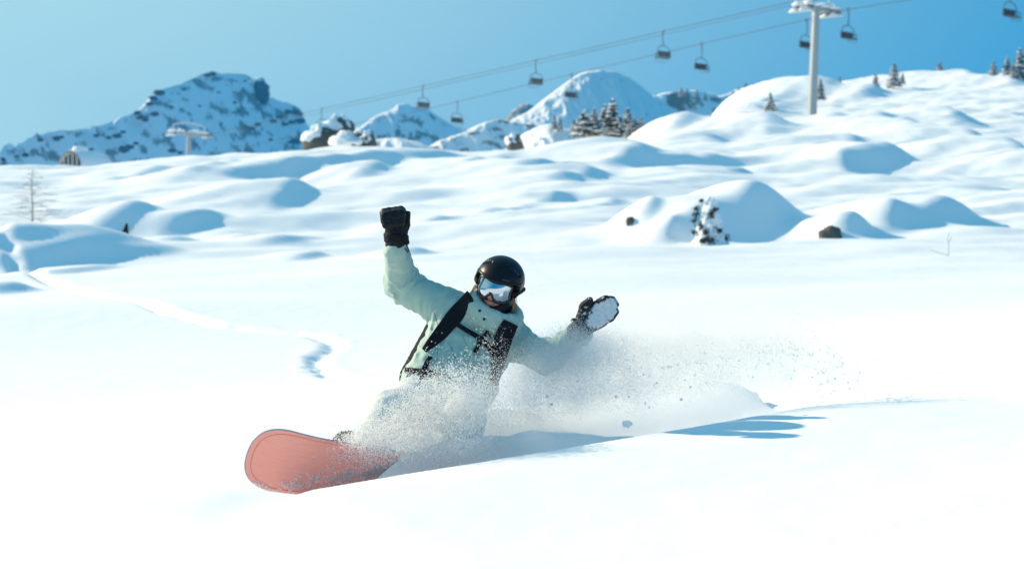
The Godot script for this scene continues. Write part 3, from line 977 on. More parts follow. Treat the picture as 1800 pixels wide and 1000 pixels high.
func build_lift() -> void:
	var dir := (P(1398, 2, 149) - P(540, 197, 226))
	var turn := atan2(-dir.z, dir.x)      # local x along the cables
	var h := 11.6
	var foot := Vector3(P(1428, 214, 150.0).x, ground(P(1428, 214, 150.0).x, 150.0), -150.0)
	pylon("snow-caked steel lift pylon with ladder on the right slope", foot, (P(1437, 18, 150).y - foot.y), 0.05, turn, 1.9)
	var far := P(330, 330, 246.0)
	pylon("far snow-covered lift pylon below the shaded mountain", far, P(332, 236, 246).y - far.y, 0.03, turn, 2.8)
	var near := [P(330, 245, 243), P(540, 197, 226), P(1000, 93, 181), P(1398, 2, 149), P(1700, -58, 128), P(2200, -170, 105)]
	cable("upper lift cable carrying the nearer row of chairs", near, 0.035)
	cable("thin signal cable running just under the upper lift cable", [P(330, 251, 243.5), P(540, 203, 226.5), P(1000, 99, 181.5), P(1402, 7, 149.5), P(1700, -50, 128.5)], 0.025)
	cable("lower lift cable passing behind the pylon", [P(380, 268, 252), P(760, 189, 219), P(1100, 108, 184), P(1424, 33, 155.5), P(1470, 20, 152), P(1620, -4, 142), P(2200, -90, 115)], 0.035)
	var c := make_chair()
	var a := turn - PI / 2
	chair(c, "lift chair on the upper cable, over the snow-capped boulders", P(566, 191, 224), a)
	chair(c, "lift chair on the upper cable, over the hazy rounded peak", P(744, 151, 206), a)
	chair(c, "lift chair on the upper cable, left of the rounded white hill", P(943, 106, 187), a)
	chair(c, "lift chair on the upper cable, right of the rounded white hill", P(1167, 55, 167), a)
	chair(c, "lift chair on the lower cable, above the low rock-flecked hill", P(803, 179, 215), a + PI)
	chair(c, "lift chair on the lower cable, in front of the rounded white hill", P(1004, 131, 194), a + PI)
	chair(c, "lift chair on the lower cable, over the rocky hillside", P(1233, 77, 172), a + PI)
	chair(c, "lift chair passing right behind the pylon mast", P(1418, 35, 158), a + PI)
	chair(c, "lift chair just right of the pylon head", P(1491, 16.5, 150.6), a + PI)
	chair(c, "lift chair high in the deep blue sky above the ridge wood", P(1777, -29, 132.5), a + PI)

# ---------------------------------------------------------------- the round-roofed lift station
func build_station() -> void:
	var t := thing("lift_station", "small round-roofed glazed lift station under snow, behind the crest", "building", P(124, 312, 130.0))
	t.rotation.y = -0.72
	# local z: out of the glazed front, x across it
	var wide := 2.0
	var high := 2.15
	var deep := 3.6
	var arch := func(k: float) -> Vector3: return Vector3(cos(k * PI) * wide, sin(k * PI) * high, 0)
	var rows := []
	var n := 22
	var pts := PackedVector3Array()
	for z in [[0.18, 1.1], [0.0, 1.14], [-deep * 0.5, 1.12], [-deep, 1.0]]:
		for k in n:
			var q: Vector3 = arch.call(k / float(n - 1))
			pts.append(Vector3(q.x * z[1], q.y * z[1], z[0]))
	part("roof", grid_mesh(pts, 4, n, false, PackedVector2Array(), PackedColorArray(), true), M.snow, t)
	var inner := PackedVector3Array()
	for z in [0.16, -deep]:
		for k in n:
			var q: Vector3 = arch.call(k / float(n - 1))
			inner.append(Vector3(q.x * 1.03, q.y * 1.03, z))
	part("wall", grid_mesh(inner, 2, n, false, PackedVector2Array(), PackedColorArray(), true), M.steel, t)
	var cap_ := part("roof_vent", tube([Vector3(0, high * 1.08, -0.9), Vector3(0, high * 1.28, -0.9)], [0.75, 0.6], 12), M.snow, t)
	cap_.name = "roof_vent"
	# front glazing: tall panes between upright bars
	for k in 5:
		var x0 := lerpf(-1.7, 1.7, k / 5.0) + 0.05
		var x1 := lerpf(-1.7, 1.7, (k + 1) / 5.0) - 0.05
		var y0 := high * sqrt(maxf(0.0, 1.0 - pow(x0 / wide, 2.0))) * 0.97
		var y1 := high * sqrt(maxf(0.0, 1.0 - pow(x1 / wide, 2.0))) * 0.97
		var st := SurfaceTool.new()
		st.begin(Mesh.PRIMITIVE_TRIANGLES)
		for q in [Vector3(x0, 0.1, 0), Vector3(x0, y0, 0), Vector3(x1, y1, 0), Vector3(x0, 0.1, 0), Vector3(x1, y1, 0), Vector3(x1, 0.1, 0)]:
			st.add_vertex(q)
		st.generate_normals()
		var w := part("window", st.commit(), M.dark_glass, t, Transform3D(Basis(), Vector3(0, 0, 0.05)))
		part("frame", tube([Vector3(x1 + 0.05, 0.0, 0.03), Vector3(x1 + 0.05, y1, 0.03)], [0.06], 6), M.frost, w)
	part("front_rail", tube([arch.call(0.1) * Vector3(1, 0.45, 1), Vector3(0, 0.75, 0.2), arch.call(0.9) * Vector3(1, 0.45, 1)], [0.09], 6), M.frost, t)
	for k in 4:
		var z := -0.5 - k * 0.85
		var pane := box(Vector3(0.06, 1.1, 0.62), Vector3.ZERO, 0.01)
		var w := part("side_window", pane, M.dark_glass, t, Transform3D(Basis(Vector3.BACK, -0.35), Vector3(-wide * 1.06, 0.75, z)))
		part("frame", box(Vector3(0.12, 1.25, 0.1), Vector3(0, 0, 0.4), 0.02), M.frost, w)

# ---------------------------------------------------------------- the rider
var bones := []            # the clothed figure: [a, b, ra, rb, blend, kind]  kind 0 torso, 1 arm, 2 leg
var jacket_set := []
var trouser_set := []
var body_set := []
var fold_noise := FastNoiseLite.new()
var collar_at := Vector3.ZERO
var collar_b := Basis()
var torso_axis := Vector3.ZERO
var torso_side := Vector3.ZERO
var torso_at := Vector3.ZERO
var head_b := Basis()
var head_at := Vector3.ZERO

func bone(a: Vector3, b: Vector3, ra: float, rb: float, kind: int) -> Array:
	var ab := b - a
	return [a, ab, 1.0 / ab.length_squared(), ra, rb - ra, kind, ab.length()]

func set_up_rider() -> void:
	fold_noise.noise_type = FastNoiseLite.TYPE_SIMPLEX_SMOOTH
	fold_noise.seed = 4
	fold_noise.frequency = 1.0
	fold_noise.fractal_octaves = 2
	head_at = P(876, 501, 7.2)
	head_b = Basis(Vector3.BACK, deg_to_rad(-20.0)) * Basis(Vector3.UP, deg_to_rad(-10.0)) * Basis(Vector3.RIGHT, deg_to_rad(13.0))
	var sh_r := P(790, 546, 7.30)
	var el_r := P(707, 500, 7.40)
	var wr_r := P(697, 440, 7.24)
	var sh_l := P(898, 598, 7.32)
	var el_l := P(962, 630, 7.50)
	var wr_l := P(1020, 585, 7.32)
	jacket_set = [
		bone(sh_r, sh_l, 0.088, 0.088, 0),
		bone(P(798, 572, 7.29), P(752, 676, 7.16), 0.112, 0.122, 0),
		bone(P(868, 598, 7.30), P(830, 684, 7.16), 0.110, 0.116, 0),
		bone(P(838, 588, 7.27), P(792, 684, 7.13), 0.120, 0.128, 0),
		bone(P(752, 676, 7.16), P(738, 704, 7.08), 0.122, 0.118, 0),
		bone(P(838, 545, 7.38), P(893, 562, 7.39), 0.070, 0.066, 0),
		bone(sh_r, el_r, 0.098, 0.082, 1), bone(el_r, wr_r, 0.084, 0.060, 1),
		bone(sh_l, el_l, 0.092, 0.072, 1), bone(el_l, wr_l, 0.073, 0.058, 1)]
	var hip_r := P(738, 706, 7.08)
	var hip_l := P(802, 716, 7.10)
	var kn_r := P(688, 724, 6.74)
	var an_r := P(652, 772, 6.60)
	var kn_l := P(815, 740, 6.80)
	var an_l := P(806, 798, 6.86)
	trouser_set = [bone(hip_r, hip_l, 0.125, 0.125, 2), bone(hip_r, kn_r, 0.112, 0.088, 2), bone(kn_r, an_r, 0.090, 0.078, 2), bone(hip_l, kn_l, 0.112, 0.088, 2), bone(kn_l, an_l, 0.090, 0.078, 2)]
	for b in jacket_set + trouser_set:
		var c: Array = b.duplicate()
		c[3] -= 0.028
		body_set.append(c)
	body_set.remove_at(5)
	body_set.append(bone(wr_r, P(694, 392, 7.21), 0.028, 0.032, 1))
	body_set.append(bone(wr_l, P(1062, 546, 7.26), 0.028, 0.032, 1))
	body_set.append(bone(an_r, P(640, 790, 6.56), 0.05, 0.04, 2))
	body_set.append(bone(an_l, P(800, 815, 6.83), 0.05, 0.04, 2))
	body_set.append(bone(P(856, 575, 7.27), head_at - head_b.y * 0.05, 0.062, 0.058, 0))
	collar_at = P(866, 551, 7.22)
	collar_b = Basis(Vector3.BACK, deg_to_rad(-27.0)) * Basis(Vector3.RIGHT, deg_to_rad(24.0))
	torso_at = P(845, 570, 7.25)
	torso_axis = (P(760, 690, 7.12) - torso_at).normalized()
	torso_side = (Vector3(0.816, -0.578, 0.0) - torso_axis * torso_axis.dot(Vector3(0.816, -0.578, 0.0))).normalized()

func set_field(p: Vector3, s: Array, k: float, folds: float) -> float:
	var d := 1e3
	var near := 1e3
	var who := 0
	var at := 0.0
	for i in s.size():
		var b: Array = s[i]
		var ap: Vector3 = p - b[0]
		var ab: Vector3 = b[1]
		var t := clampf(ap.dot(ab) * b[2], 0.0, 1.0)
		var e: float = (ap - ab * t).length() - b[3] - b[4] * t
		if e < near:
			near = e
			who = i
			at = t
		if e - d < k:
			d = smin(d, e, k) if d < 100.0 else e
	if folds > 0.0 and absf(d) < 0.04:
		var b: Array = s[who]
		if b[5] == 0:
			var a := (p - torso_at).dot(torso_axis)
			var w := (p - torso_at).dot(torso_side)
			# long creases running from the shoulders to the hem
			var c1 := fold_noise.get_noise_3d(a * 3.2 + w * 3.0, w * 17.0 - a * 5.0, 1.0)
			var c2 := fold_noise.get_noise_3d(a * 15.0 + w * 13.0, w * 5.0 - a * 4.0, p.z * 4.0 + 7.0)
			d += folds * (1.1 * (absf(c1) * 1.7 - 0.4) + 0.8 * c2)
		else:
			# rings that bunch up towards the joints
			var run: float = at * b[6]
			var q: Vector3 = p - b[0] - b[1] * at
			var bend := 0.5 + absf(at - 0.45) * 1.6
			var r := fold_noise.get_noise_3d(run * 15.0 + q.x * 5.0 - q.y * 4.0, q.y * 3.0 + who * 3.0, q.z * 4.0)
			var r2 := fold_noise.get_noise_3d(run * 30.0 - q.x * 9.0, q.y * 6.0 + q.x * 6.0, q.z * 5.0 + 4.0)
			d += folds * bend * (1.5 * (absf(r) * 1.8 - 0.4) + 0.6 * r2)
	return d

func jacket_field(p: Vector3) -> float:
	var d := set_field(p, jacket_set, 0.05, 0.0115)
	# collar and hood round the neck
	var q := collar_b.inverse() * (p - collar_at)
	var ring := Vector2(Vector2(q.x / 1.14, q.z).length() - 0.100, (q.y - 0.010) * 0.60).length() - 0.036
	if absf(ring) < 0.03:
		ring += 0.006 * fold_noise.get_noise_3d(atan2(q.z, q.x) * 3.0, q.y * 22.0, 2.0)
	d = smin(d, ring, 0.025)
	# open at the neck
	var bore := Vector2(q.x / 1.1, q.z).length() - 0.076
	d = maxf(d, -maxf(bore, -(q.y + 0.02)))
	return d

func trouser_field(p: Vector3) -> float:
	return set_field(p, trouser_set, 0.06, 0.008)

func body_field(p: Vector3) -> float:
	return set_field(p, body_set, 0.05, 0.0)

func ellipsoid(p: Vector3, r: Vector3) -> float:
	var k0 := (p / r).length()
	var k1 := (p / (r * r)).length()
	return k0 * (k0 - 1.0) / maxf(k1, 1e-6)

# ------- head, in head axes: x to the picture's right, y up, z out of the face
func face_field(q: Vector3) -> float:
	var d := ellipsoid(q - Vector3(0, 0.02, -0.006), Vector3(0.074, 0.100, 0.092))
	d = smin(d, ellipsoid(q - Vector3(0, -0.062, 0.026), Vector3(0.055, 0.060, 0.062)), 0.03)
	d = smin(d, ellipsoid(q - Vector3(0, -0.106, 0.068), Vector3(0.022, 0.017, 0.018)), 0.02)
	for s in [-1.0, 1.0]:
		d = smin(d, ellipsoid(q - Vector3(0.042 * s, -0.035, 0.060), Vector3(0.026, 0.022, 0.024)), 0.025)      # cheeks
		d = smin(d, ellipsoid(q - Vector3(0.012 * s, -0.046, 0.097), Vector3(0.009, 0.007, 0.010)), 0.008)      # nostrils' wings
		d = smin(d, ellipsoid(q - Vector3(0.078 * s, -0.01, -0.01), Vector3(0.010, 0.030, 0.018)), 0.01)        # ears
		d = maxf(d, -(Vector3(q.x - 0.007 * s, q.y + 0.0535, q.z - 0.100).length() - 0.0035))
		d = smin(d, -(-ellipsoid(q - Vector3(0.031 * s, 0.010, 0.080), Vector3(0.014, 0.009, 0.010))), 0.01)      # closed lids under the goggles
	d = smin(d, cap(q, Vector3(0, 0.012, 0.090), Vector3(0, -0.040, 0.108), 0.008, 0.0115), 0.014)
	d = smin(d, ellipsoid(q - Vector3(0, -0.0705, 0.0905), Vector3(0.022, 0.0050, 0.009)), 0.005)
	d = smin(d, ellipsoid(q - Vector3(0, -0.0815, 0.0885), Vector3(0.019, 0.0060, 0.009)), 0.005)
	d = maxf(d, -(ellipsoid(q - Vector3(0, -0.0757, 0.101), Vector3(0.023, 0.0018, 0.010))))
	return d

func face_colour(q: Vector3) -> Color:
	var skin := Color(0.56, 0.31, 0.22)
	var lips := 1.0 - sstep(0.0, 0.006, ellipsoid(q - Vector3(0, -0.076, 0.09), Vector3(0.024, 0.012, 0.014)))
	var flush := 1.0 - sstep(0.0, 0.03, ellipsoid(q - Vector3(0, -0.042, 0.10), Vector3(0.016, 0.012, 0.02)))
	var c := skin.lerp(Color(0.52, 0.17, 0.14), lips * 0.7)
	c = c.lerp(Color(0.58, 0.24, 0.17), flush * 0.4)
	return c * (1.0 + 0.08 * fold_noise.get_noise_3d(q.x * 220.0, q.y * 220.0, q.z * 220.0))

func helmet_field(q: Vector3) -> float:
	var c := q - Vector3(0, 0.028, -0.008)
	var d := ellipsoid(c, Vector3(0.119, 0.117, 0.136))
	# a raised front panel above the goggles and a ridge over the crown
	d -= 0.0035 * (1.0 - sstep(0.052, 0.056, q.y)) * sstep(0.0, 0.04, q.z)
	var edge := lerpf(-0.078, 0.036 + 0.9 * q.x * q.x, sstep(-0.035, 0.075, q.z))
	d = maxf(d, (edge - q.y) * 0.9)
	# vents
	for s in [-1.0, 1.0]:
		d = maxf(d, -cap(q, Vector3(0.018 * s, 0.138, 0.058), Vector3(0.020 * s, 0.126, 0.088), 0.0045, 0.0045))
		d = maxf(d, -(cap(q, Vector3(0.058 * s, 0.112, 0.062), Vector3(0.094 * s, 0.092, 0.040), 0.010, 0.012)))
		d = maxf(d, -(cap(q, Vector3(0.052 * s, 0.118, -0.02), Vector3(0.060 * s, 0.112, -0.07), 0.007, 0.006)))
	d = maxf(d, -cap(q, Vector3(-0.016, 0.104, 0.116), Vector3(0.016, 0.104, 0.116), 0.002, 0.002))
	return d

func gaiter_field(q: Vector3) -> float:
	var d := ellipsoid(q - Vector3(0, -0.10, 0.016), Vector3(0.079, 0.075, 0.084))
	d = smin(d, cap(q, Vector3(0, -0.11, -0.01), Vector3(-0.01, -0.19, -0.03), 0.070, 0.080), 0.03)
	# the top hem: high at the ears, below the mouth in front
	var hem := lerpf(-0.035, -0.094, sstep(0.01, 0.075, q.z)) + 0.25 * absf(q.x) * sstep(0.02, 0.07, q.z)
	d = maxf(d, q.y - hem)
	if absf(d) < 0.02:
		d += 0.0025 * fold_noise.get_noise_3d(q.x * 20.0, q.y * 75.0, q.z * 20.0)
	return d

func lens_point(az: float, f: float, lift: float) -> Vector3:
	# az across the face, f 0 at the lower rim and 1 at the upper
	var x := 0.090 * sin(az)
	var top := 0.036 - 0.010 * pow(absf(az) / 1.15, 3.0)
	var low := -0.056 + 0.036 * exp(-pow(x / 0.017, 2.0)) + 0.022 * pow(absf(az) / 1.15, 4.0)
	var y := lerpf(low, top, f)
	var bulge := 1.0 - 3.5 * (y + 0.008) * (y + 0.008) / 0.05
	return Vector3(x * (1.0 + lift * 8.0), y, 0.028 + 0.098 * cos(az) * bulge + lift)

func lens_mesh(lift: float) -> ArrayMesh:
	var pts := PackedVector3Array()
	for r in 15:
		for c in 41:
			pts.append(lens_point(lerpf(-1.15, 1.15, c / 40.0), r / 14.0, lift))
	return grid_mesh(pts, 15, 41)

func rim_points(lift: float, pad: float) -> Array:
	var out := []
	for c in 41:
		out.append(lens_point(lerpf(-1.15, 1.15, c / 40.0), 1.0 + pad, lift))
	for c in range(40, -1, -1):
		out.append(lens_point(lerpf(-1.15, 1.15, c / 40.0), -pad, lift))
	out.append(out[0])
	out.append(out[1])
	return out

# where the ray through a pixel meets a field
func on_jacket(u: float, v: float) -> Vector3:
	var d := 6.4
	var dir := P(u, v, 1.0)
	for k in 60:
		var e := jacket_field(dir * d)
		if e < 0.001:
			break
		d += e * 0.8
		if d > 7.8:
			return P(u, v, 7.3)
	return dir * d

func jacket_normal(p: Vector3) -> Vector3:
	var e := 0.012
	return Vector3(jacket_field(p + Vector3(e, 0, 0)) - jacket_field(p - Vector3(e, 0, 0)), jacket_field(p + Vector3(0, e, 0)) - jacket_field(p - Vector3(0, e, 0)), jacket_field(p + Vector3(0, 0, e)) - jacket_field(p - Vector3(0, 0, e))).normalized()

# a webbing strap lying on the jacket: [u, v, width px] points
func strap_mesh(px: Array, thick: float, lift: float) -> ArrayMesh:
	var path := []
	for i in px.size() - 1:
		var n := maxi(2, int(Vector2(px[i + 1][0] - px[i][0], px[i + 1][1] - px[i][1]).length() / 7.0))
		for k in n:
			var t := k / float(n)
			path.append([lerpf(px[i][0], px[i + 1][0], t), lerpf(px[i][1], px[i + 1][1], t), lerpf(px[i][2], px[i + 1][2], t)])
	path.append(px[px.size() - 1])
	var mids := []
	for q in path:
		mids.append(on_jacket(q[0], q[1]))
	# webbing is stiff: even the path out
	for pass_ in 3:
		var sm := mids.duplicate()
		for i in range(1, mids.size() - 1):
			sm[i] = (mids[i - 1] + mids[i] * 2.0 + mids[i + 1]) / 4.0
		mids = sm
	var pts := PackedVector3Array()
	var rows := 0
	var nv := Vector3.BACK
	for i in mids.size():
		var p: Vector3 = mids[i]
		var t: Vector3 = (mids[mini(i + 1, mids.size() - 1)] - mids[maxi(i - 1, 0)]).normalized()
		var n := jacket_normal(p)
		n = n.lerp(Vector3.BACK, 0.35).normalized()
		nv = n if i == 0 else nv.lerp(n, 0.5).normalized()
		var side := t.cross(nv).normalized()
		var up := side.cross(t).normalized()
		var hw: float = path[i][2] * 0.5 * 7.2 / F
		var c := p + up * lift
		var sec := [[-1.0, 0.0], [-0.96, 0.8], [-0.8, 1.0], [0.0, 1.12], [0.8, 1.0], [0.96, 0.8], [1.0, 0.0], [0.8, -0.8], [0.0, -1.0], [-0.8, -0.8]]
		if i == 0 or i == mids.size() - 1:
			if i == 0:
				for s in sec:
					pts.append(c)
				rows += 1
		for s in sec:
			pts.append(c + side * hw * s[0] + up * thick * s[1])
		rows += 1
		if i == mids.size() - 1:
			for s in sec:
				pts.append(c)
			rows += 1
	return grid_mesh(pts, rows, 10, true, PackedVector2Array(), PackedColorArray(), false)

func seam_mesh(px: Array, r: float) -> ArrayMesh:
	var pts := []
	for i in px.size() - 1:
		var n := maxi(2, int(Vector2(px[i + 1][0] - px[i][0], px[i + 1][1] - px[i][1]).length() / 5.0))
		for k in n:
			var t := k / float(n)
			pts.append(on_jacket(lerpf(px[i][0], px[i + 1][0], t), lerpf(px[i][1], px[i + 1][1], t)))
	return tube(pts, [r], 5)

func jacket_colour(p: Vector3) -> Color:
	return Color(0.35, 0.48, 0.425) * (1.0 + 0.06 * fold_noise.get_noise_3d(p.x * 40.0, p.y * 40.0, p.z * 40.0))

func mitten_right(p: Vector3) -> float:
	# the raised hand: fist-like mitten, fingers folded forward over the palm, thumb along its side
	var D := 7.21
	var d := cap(p, P(697, 428, D + 0.02), P(696, 414, D + 0.01), 0.056, 0.050)
	d = smin(d, cap(p, P(695, 412, D), P(690, 384, D), 0.046, 0.052), 0.02)
	d = smin(d, cap(p, P(699, 408, D), P(699, 386, D), 0.036, 0.034), 0.02)
	for k in 4:
		var u := 677.0 + k * 9.0
		var top := 372.0 - k * 1.2
		d = smin(d, cap(p, P(u, 388, D + 0.01), P(u, top + 3.0, D - 0.015), 0.024, 0.025), 0.010)
		d = smin(d, cap(p, P(u, top + 3.0, D - 0.018), P(u, top + 8.0, D - 0.062), 0.025, 0.023), 0.010)
		d = smin(d, cap(p, P(u, top + 8.0, D - 0.062), P(u + 1.0, top + 24.0, D - 0.070), 0.023, 0.019), 0.010)
	d = smin(d, cap(p, P(707, 410, D - 0.01), P(714, 394, D - 0.020), 0.024, 0.020), 0.012)
	d = smin(d, cap(p, P(714, 394, D - 0.020), P(716, 376, D - 0.022), 0.019, 0.0155), 0.004)
	if absf(d) < 0.02:
		d += 0.0035 * fold_noise.get_noise_3d(p.x * 30.0, p.y * 85.0, p.z * 30.0)
	return d

func cuff_right(p: Vector3) -> float:
	var d := cap(p, P(697, 425, 7.225), P(696, 413, 7.215), 0.062, 0.061)
	d = maxf(d, absf(p.y - P(696, 419, 7.22).y + 0.10 * (p.x - P(696, 419, 7.22).x)) - 0.023)
	if absf(d) < 0.02:
		d += 0.003 * fold_noise.get_noise_3d(p.x * 60.0, p.y * 60.0, p.z * 30.0)
	return d

var ml_at := Vector3.ZERO
var ml_b := Basis()

func mitten_left(p: Vector3) -> float:
	# local y runs to the fingertips, x to the little finger, z out of the palm to the camera
	var q := ml_b.inverse() * (p - ml_at)
	var d := cap(q, Vector3(0.0, -0.045, 0.0), Vector3(0.0, 0.0, 0.0), 0.052, 0.048)
	d = smin(d, maxf(ellipsoid(q - Vector3(0.006, 0.075, 0.0), Vector3(0.064, 0.085, 0.040)), -10.0), 0.025)
	for k in 4:
		var x := -0.036 + 0.027 * k
		var l: float = [0.172, 0.190, 0.184, 0.160][k]
		d = smin(d, cap(q, Vector3(x * 0.9 + 0.006, 0.09, 0.0), Vector3(x * 0.95 + 0.012, l * 0.8, 0.012), 0.026, 0.025), 0.014)
		d = smin(d, cap(q, Vector3(x * 0.95 + 0.012, l * 0.8, 0.012), Vector3(x * 0.92 + 0.014, l, 0.026), 0.025, 0.021), 0.012)
	d = smin(d, cap(q, Vector3(-0.036, 0.025, 0.008), Vector3(-0.066, 0.070, 0.018), 0.030, 0.025), 0.018)
	d = smin(d, cap(q, Vector3(-0.066, 0.070, 0.018), Vector3(-0.070, 0.112, 0.024), 0.024, 0.017), 0.008)
	if absf(d) < 0.02:
		d += 0.003 * fold_noise.get_noise_3d(q.x * 50.0, q.y * 60.0, q.z * 40.0)
	return d

func mitten_left_colour(p: Vector3) -> Color:
	# snow packed on the palm and fingers
	var q := ml_b.inverse() * (p - ml_at)
	var n := fold_noise.get_noise_3d(q.x * 42.0, q.y * 42.0, q.z * 42.0) * 0.9 + fold_noise.get_noise_3d(q.x * 130.0, q.y * 130.0, q.z * 130.0 + 5.0) * 0.55
	var palm := 1.0 - sstep(0.7, 1.08, Vector2((q.x - 0.018) / 0.058, (q.y - 0.112) / 0.098).length())
	var thumb := 1.0 - sstep(0.3, 1.0, Vector2((q.x + 0.050) / 0.02, (q.y - 0.055) / 0.045).length())
	var k := sstep(0.10, 0.34, palm * 0.80 + thumb * 0.30 + n * 0.55 - 0.12 - 0.35 * exp(-pow((q.y - 0.085 - 0.4 * q.x) / 0.006, 2.0)) - 0.25 * exp(-pow((q.x + 0.022) / 0.006, 2.0)) - (0.5 if q.z < -0.01 else 0.0))
	return Color(0.012, 0.013, 0.015).lerp(Color(0.72, 0.76, 0.80), k * (0.86 + 0.14 * n))

func boot_field(p: Vector3, at: Vector3, b: Basis) -> float:
	# boot axes: x along the board, y off the top sheet, z to the toes
	var q := b.inverse() * (p - at)
	var d := cap(q, Vector3(0, 0.06, -0.10), Vector3(0, 0.052, 0.075), 0.058, 0.048)
	d = smin(d, cap(q, Vector3(0, 0.06, -0.07), Vector3(0, 0.27, -0.04), 0.066, 0.074), 0.05)
	d = maxf(d, -q.y - 0.0)
	return d

var board_at := Vector3.ZERO
var board_b := Basis()

func board_surface(l: float, w: float, lift: float) -> Vector3:
	# l from the nose, w across (heel to toe), both metres; the nose bends up off the snow
	var kick := pow(maxf(0.0, 0.30 - l) / 0.30, 2.0) * 0.055 + pow(maxf(0.0, l - 1.28) / 0.26, 2.0) * 0.05
	return board_at + board_b * Vector3(l, kick + lift, w)

func board_half_width(l: float) -> float:
	var tip := 1.0
	if l < 0.17:
		tip = maxf(0.12, pow(1.0 - pow((0.17 - l) / 0.17, 2.5), 1.0 / 2.5))
	if l > 1.38:
		tip = along([[1.38, 1.0], [1.46, 0.9], [1.51, 0.62], [1.54, 0.35]], l)
	return (0.128 + 0.020 * pow(absf(l - 0.77) / 0.62, 2.0)) * tip

func build_board() -> void:
	board_at = P(441, 808, 6.24)
	var a := Vector3(0.85, -0.175, -0.5).normalized()
	var w := Vector3(0.10, 0.90, 0.44)
	w = (w - a * a.dot(w)).normalized()
	var up := w.cross(a).normalized()
	if up.z > 0.0:
		up = -up
	board_b = Basis(a, up, w)
	var t := thing("snowboard", "salmon snowboard tilted on its edge, nose out of the snow, base facing out", "snowboard", board_at)
	var rows := 90
	var cols := 25
	for side in 2:
		var pts := PackedVector3Array()
		var uv := PackedVector2Array()
		for r in rows:
			var l := 1.54 * pow(r / (rows - 1.0), 1.35)
			var hw := board_half_width(l)
			for c in cols:
				var f := c / (cols - 1.0) * 2.0 - 1.0
				pts.append(board_surface(l, f * hw, 0.0 if side == 0 else 0.010) - board_at)
				uv.append(Vector2(l / 1.54, f * 0.5 * hw / 0.15 + 0.5))
		part("base" if side == 0 else "top_sheet", grid_mesh(pts, rows, cols, false, uv, PackedColorArray(), side == 1), M.board_base if side == 0 else M.board_top, t)
	var rim := []
	for r in rows:
		var l := 1.54 * pow(r / (rows - 1.0), 1.35)
		rim.append(board_surface(l, board_half_width(l), 0.005) - board_at)
	for r in range(rows - 1, -1, -1):
		var l := 1.54 * pow(r / (rows - 1.0), 1.35)
		rim.append(board_surface(l, -board_half_width(l), 0.005) - board_at)
	rim.append(rim[0])
	part("steel_edge", tube(rim, [0.0045], 6), M.edge, t)
	var line := []
	for r in 60:
		var l := 0.02 + pow((59 - r) / 59.0, 1.8)
		line.append(board_surface(l, board_half_width(l - 0.02) * 0.90, -0.0005) - board_at)
	for r in 60:
		var l := 0.02 + pow(r / 59.0, 1.8)
		line.append(board_surface(l, -board_half_width(l - 0.02) * 0.90, -0.0005) - board_at)
	part("base_stripe", tube(line, [0.0016], 5), M.stripe, t)
	# snow that sticks to the base as thin crusts
	rng.seed = 15
	var bits := []
	for k in 620:
		var l := rng.randf_range(0.06, 0.8)
		var mid := -0.95 + 2.4 * maxf(0.0, l - 0.12)
		var f := clampf(mid + rng.randfn() * (0.08 + 0.25 * l), -0.98, 0.96)
		if rng.randf() > 0.08 + l * 1.4:
			continue
		var s := rng.randf_range(0.0025, 0.0085)
		var q := board_surface(l, f * board_half_width(l), -0.002) - board_at
		bits.append([rock_mesh(500 + k % 9, Vector3(s * 1.9, 0.0035, s), true, 4, 8), Transform3D(board_b * Basis(Vector3.UP, rng.randf() * 6.0) * Basis(Vector3.RIGHT, PI), q)])
	var stuck := part("stuck_snow", join(bits), M.grain, t)
	stuck.set_meta("kind", "stuff")
	# bindings
	for l in [0.56, 1.06]:
		var b := part("binding", box(Vector3(0.13, 0.016, 0.27), Vector3.ZERO, 0.005), M.black, t, Transform3D(board_b, board_surface(l, 0.0, 0.020) - board_at))
		part("highback", box(Vector3(0.15, 0.24, 0.02), Vector3(0, 0.13, -0.16), 0.008), M.black, b, Transform3D(Basis(Vector3.RIGHT, -0.1), Vector3.ZERO))
		part("ankle_strap", tube([Vector3(-0.09, 0.05, 0.0), Vector3(-0.07, 0.12, 0.05), Vector3(0, 0.145, 0.07), Vector3(0.07, 0.12, 0.05), Vector3(0.09, 0.05, 0.0)], [0.016], 6, 0.5), M.black, b)

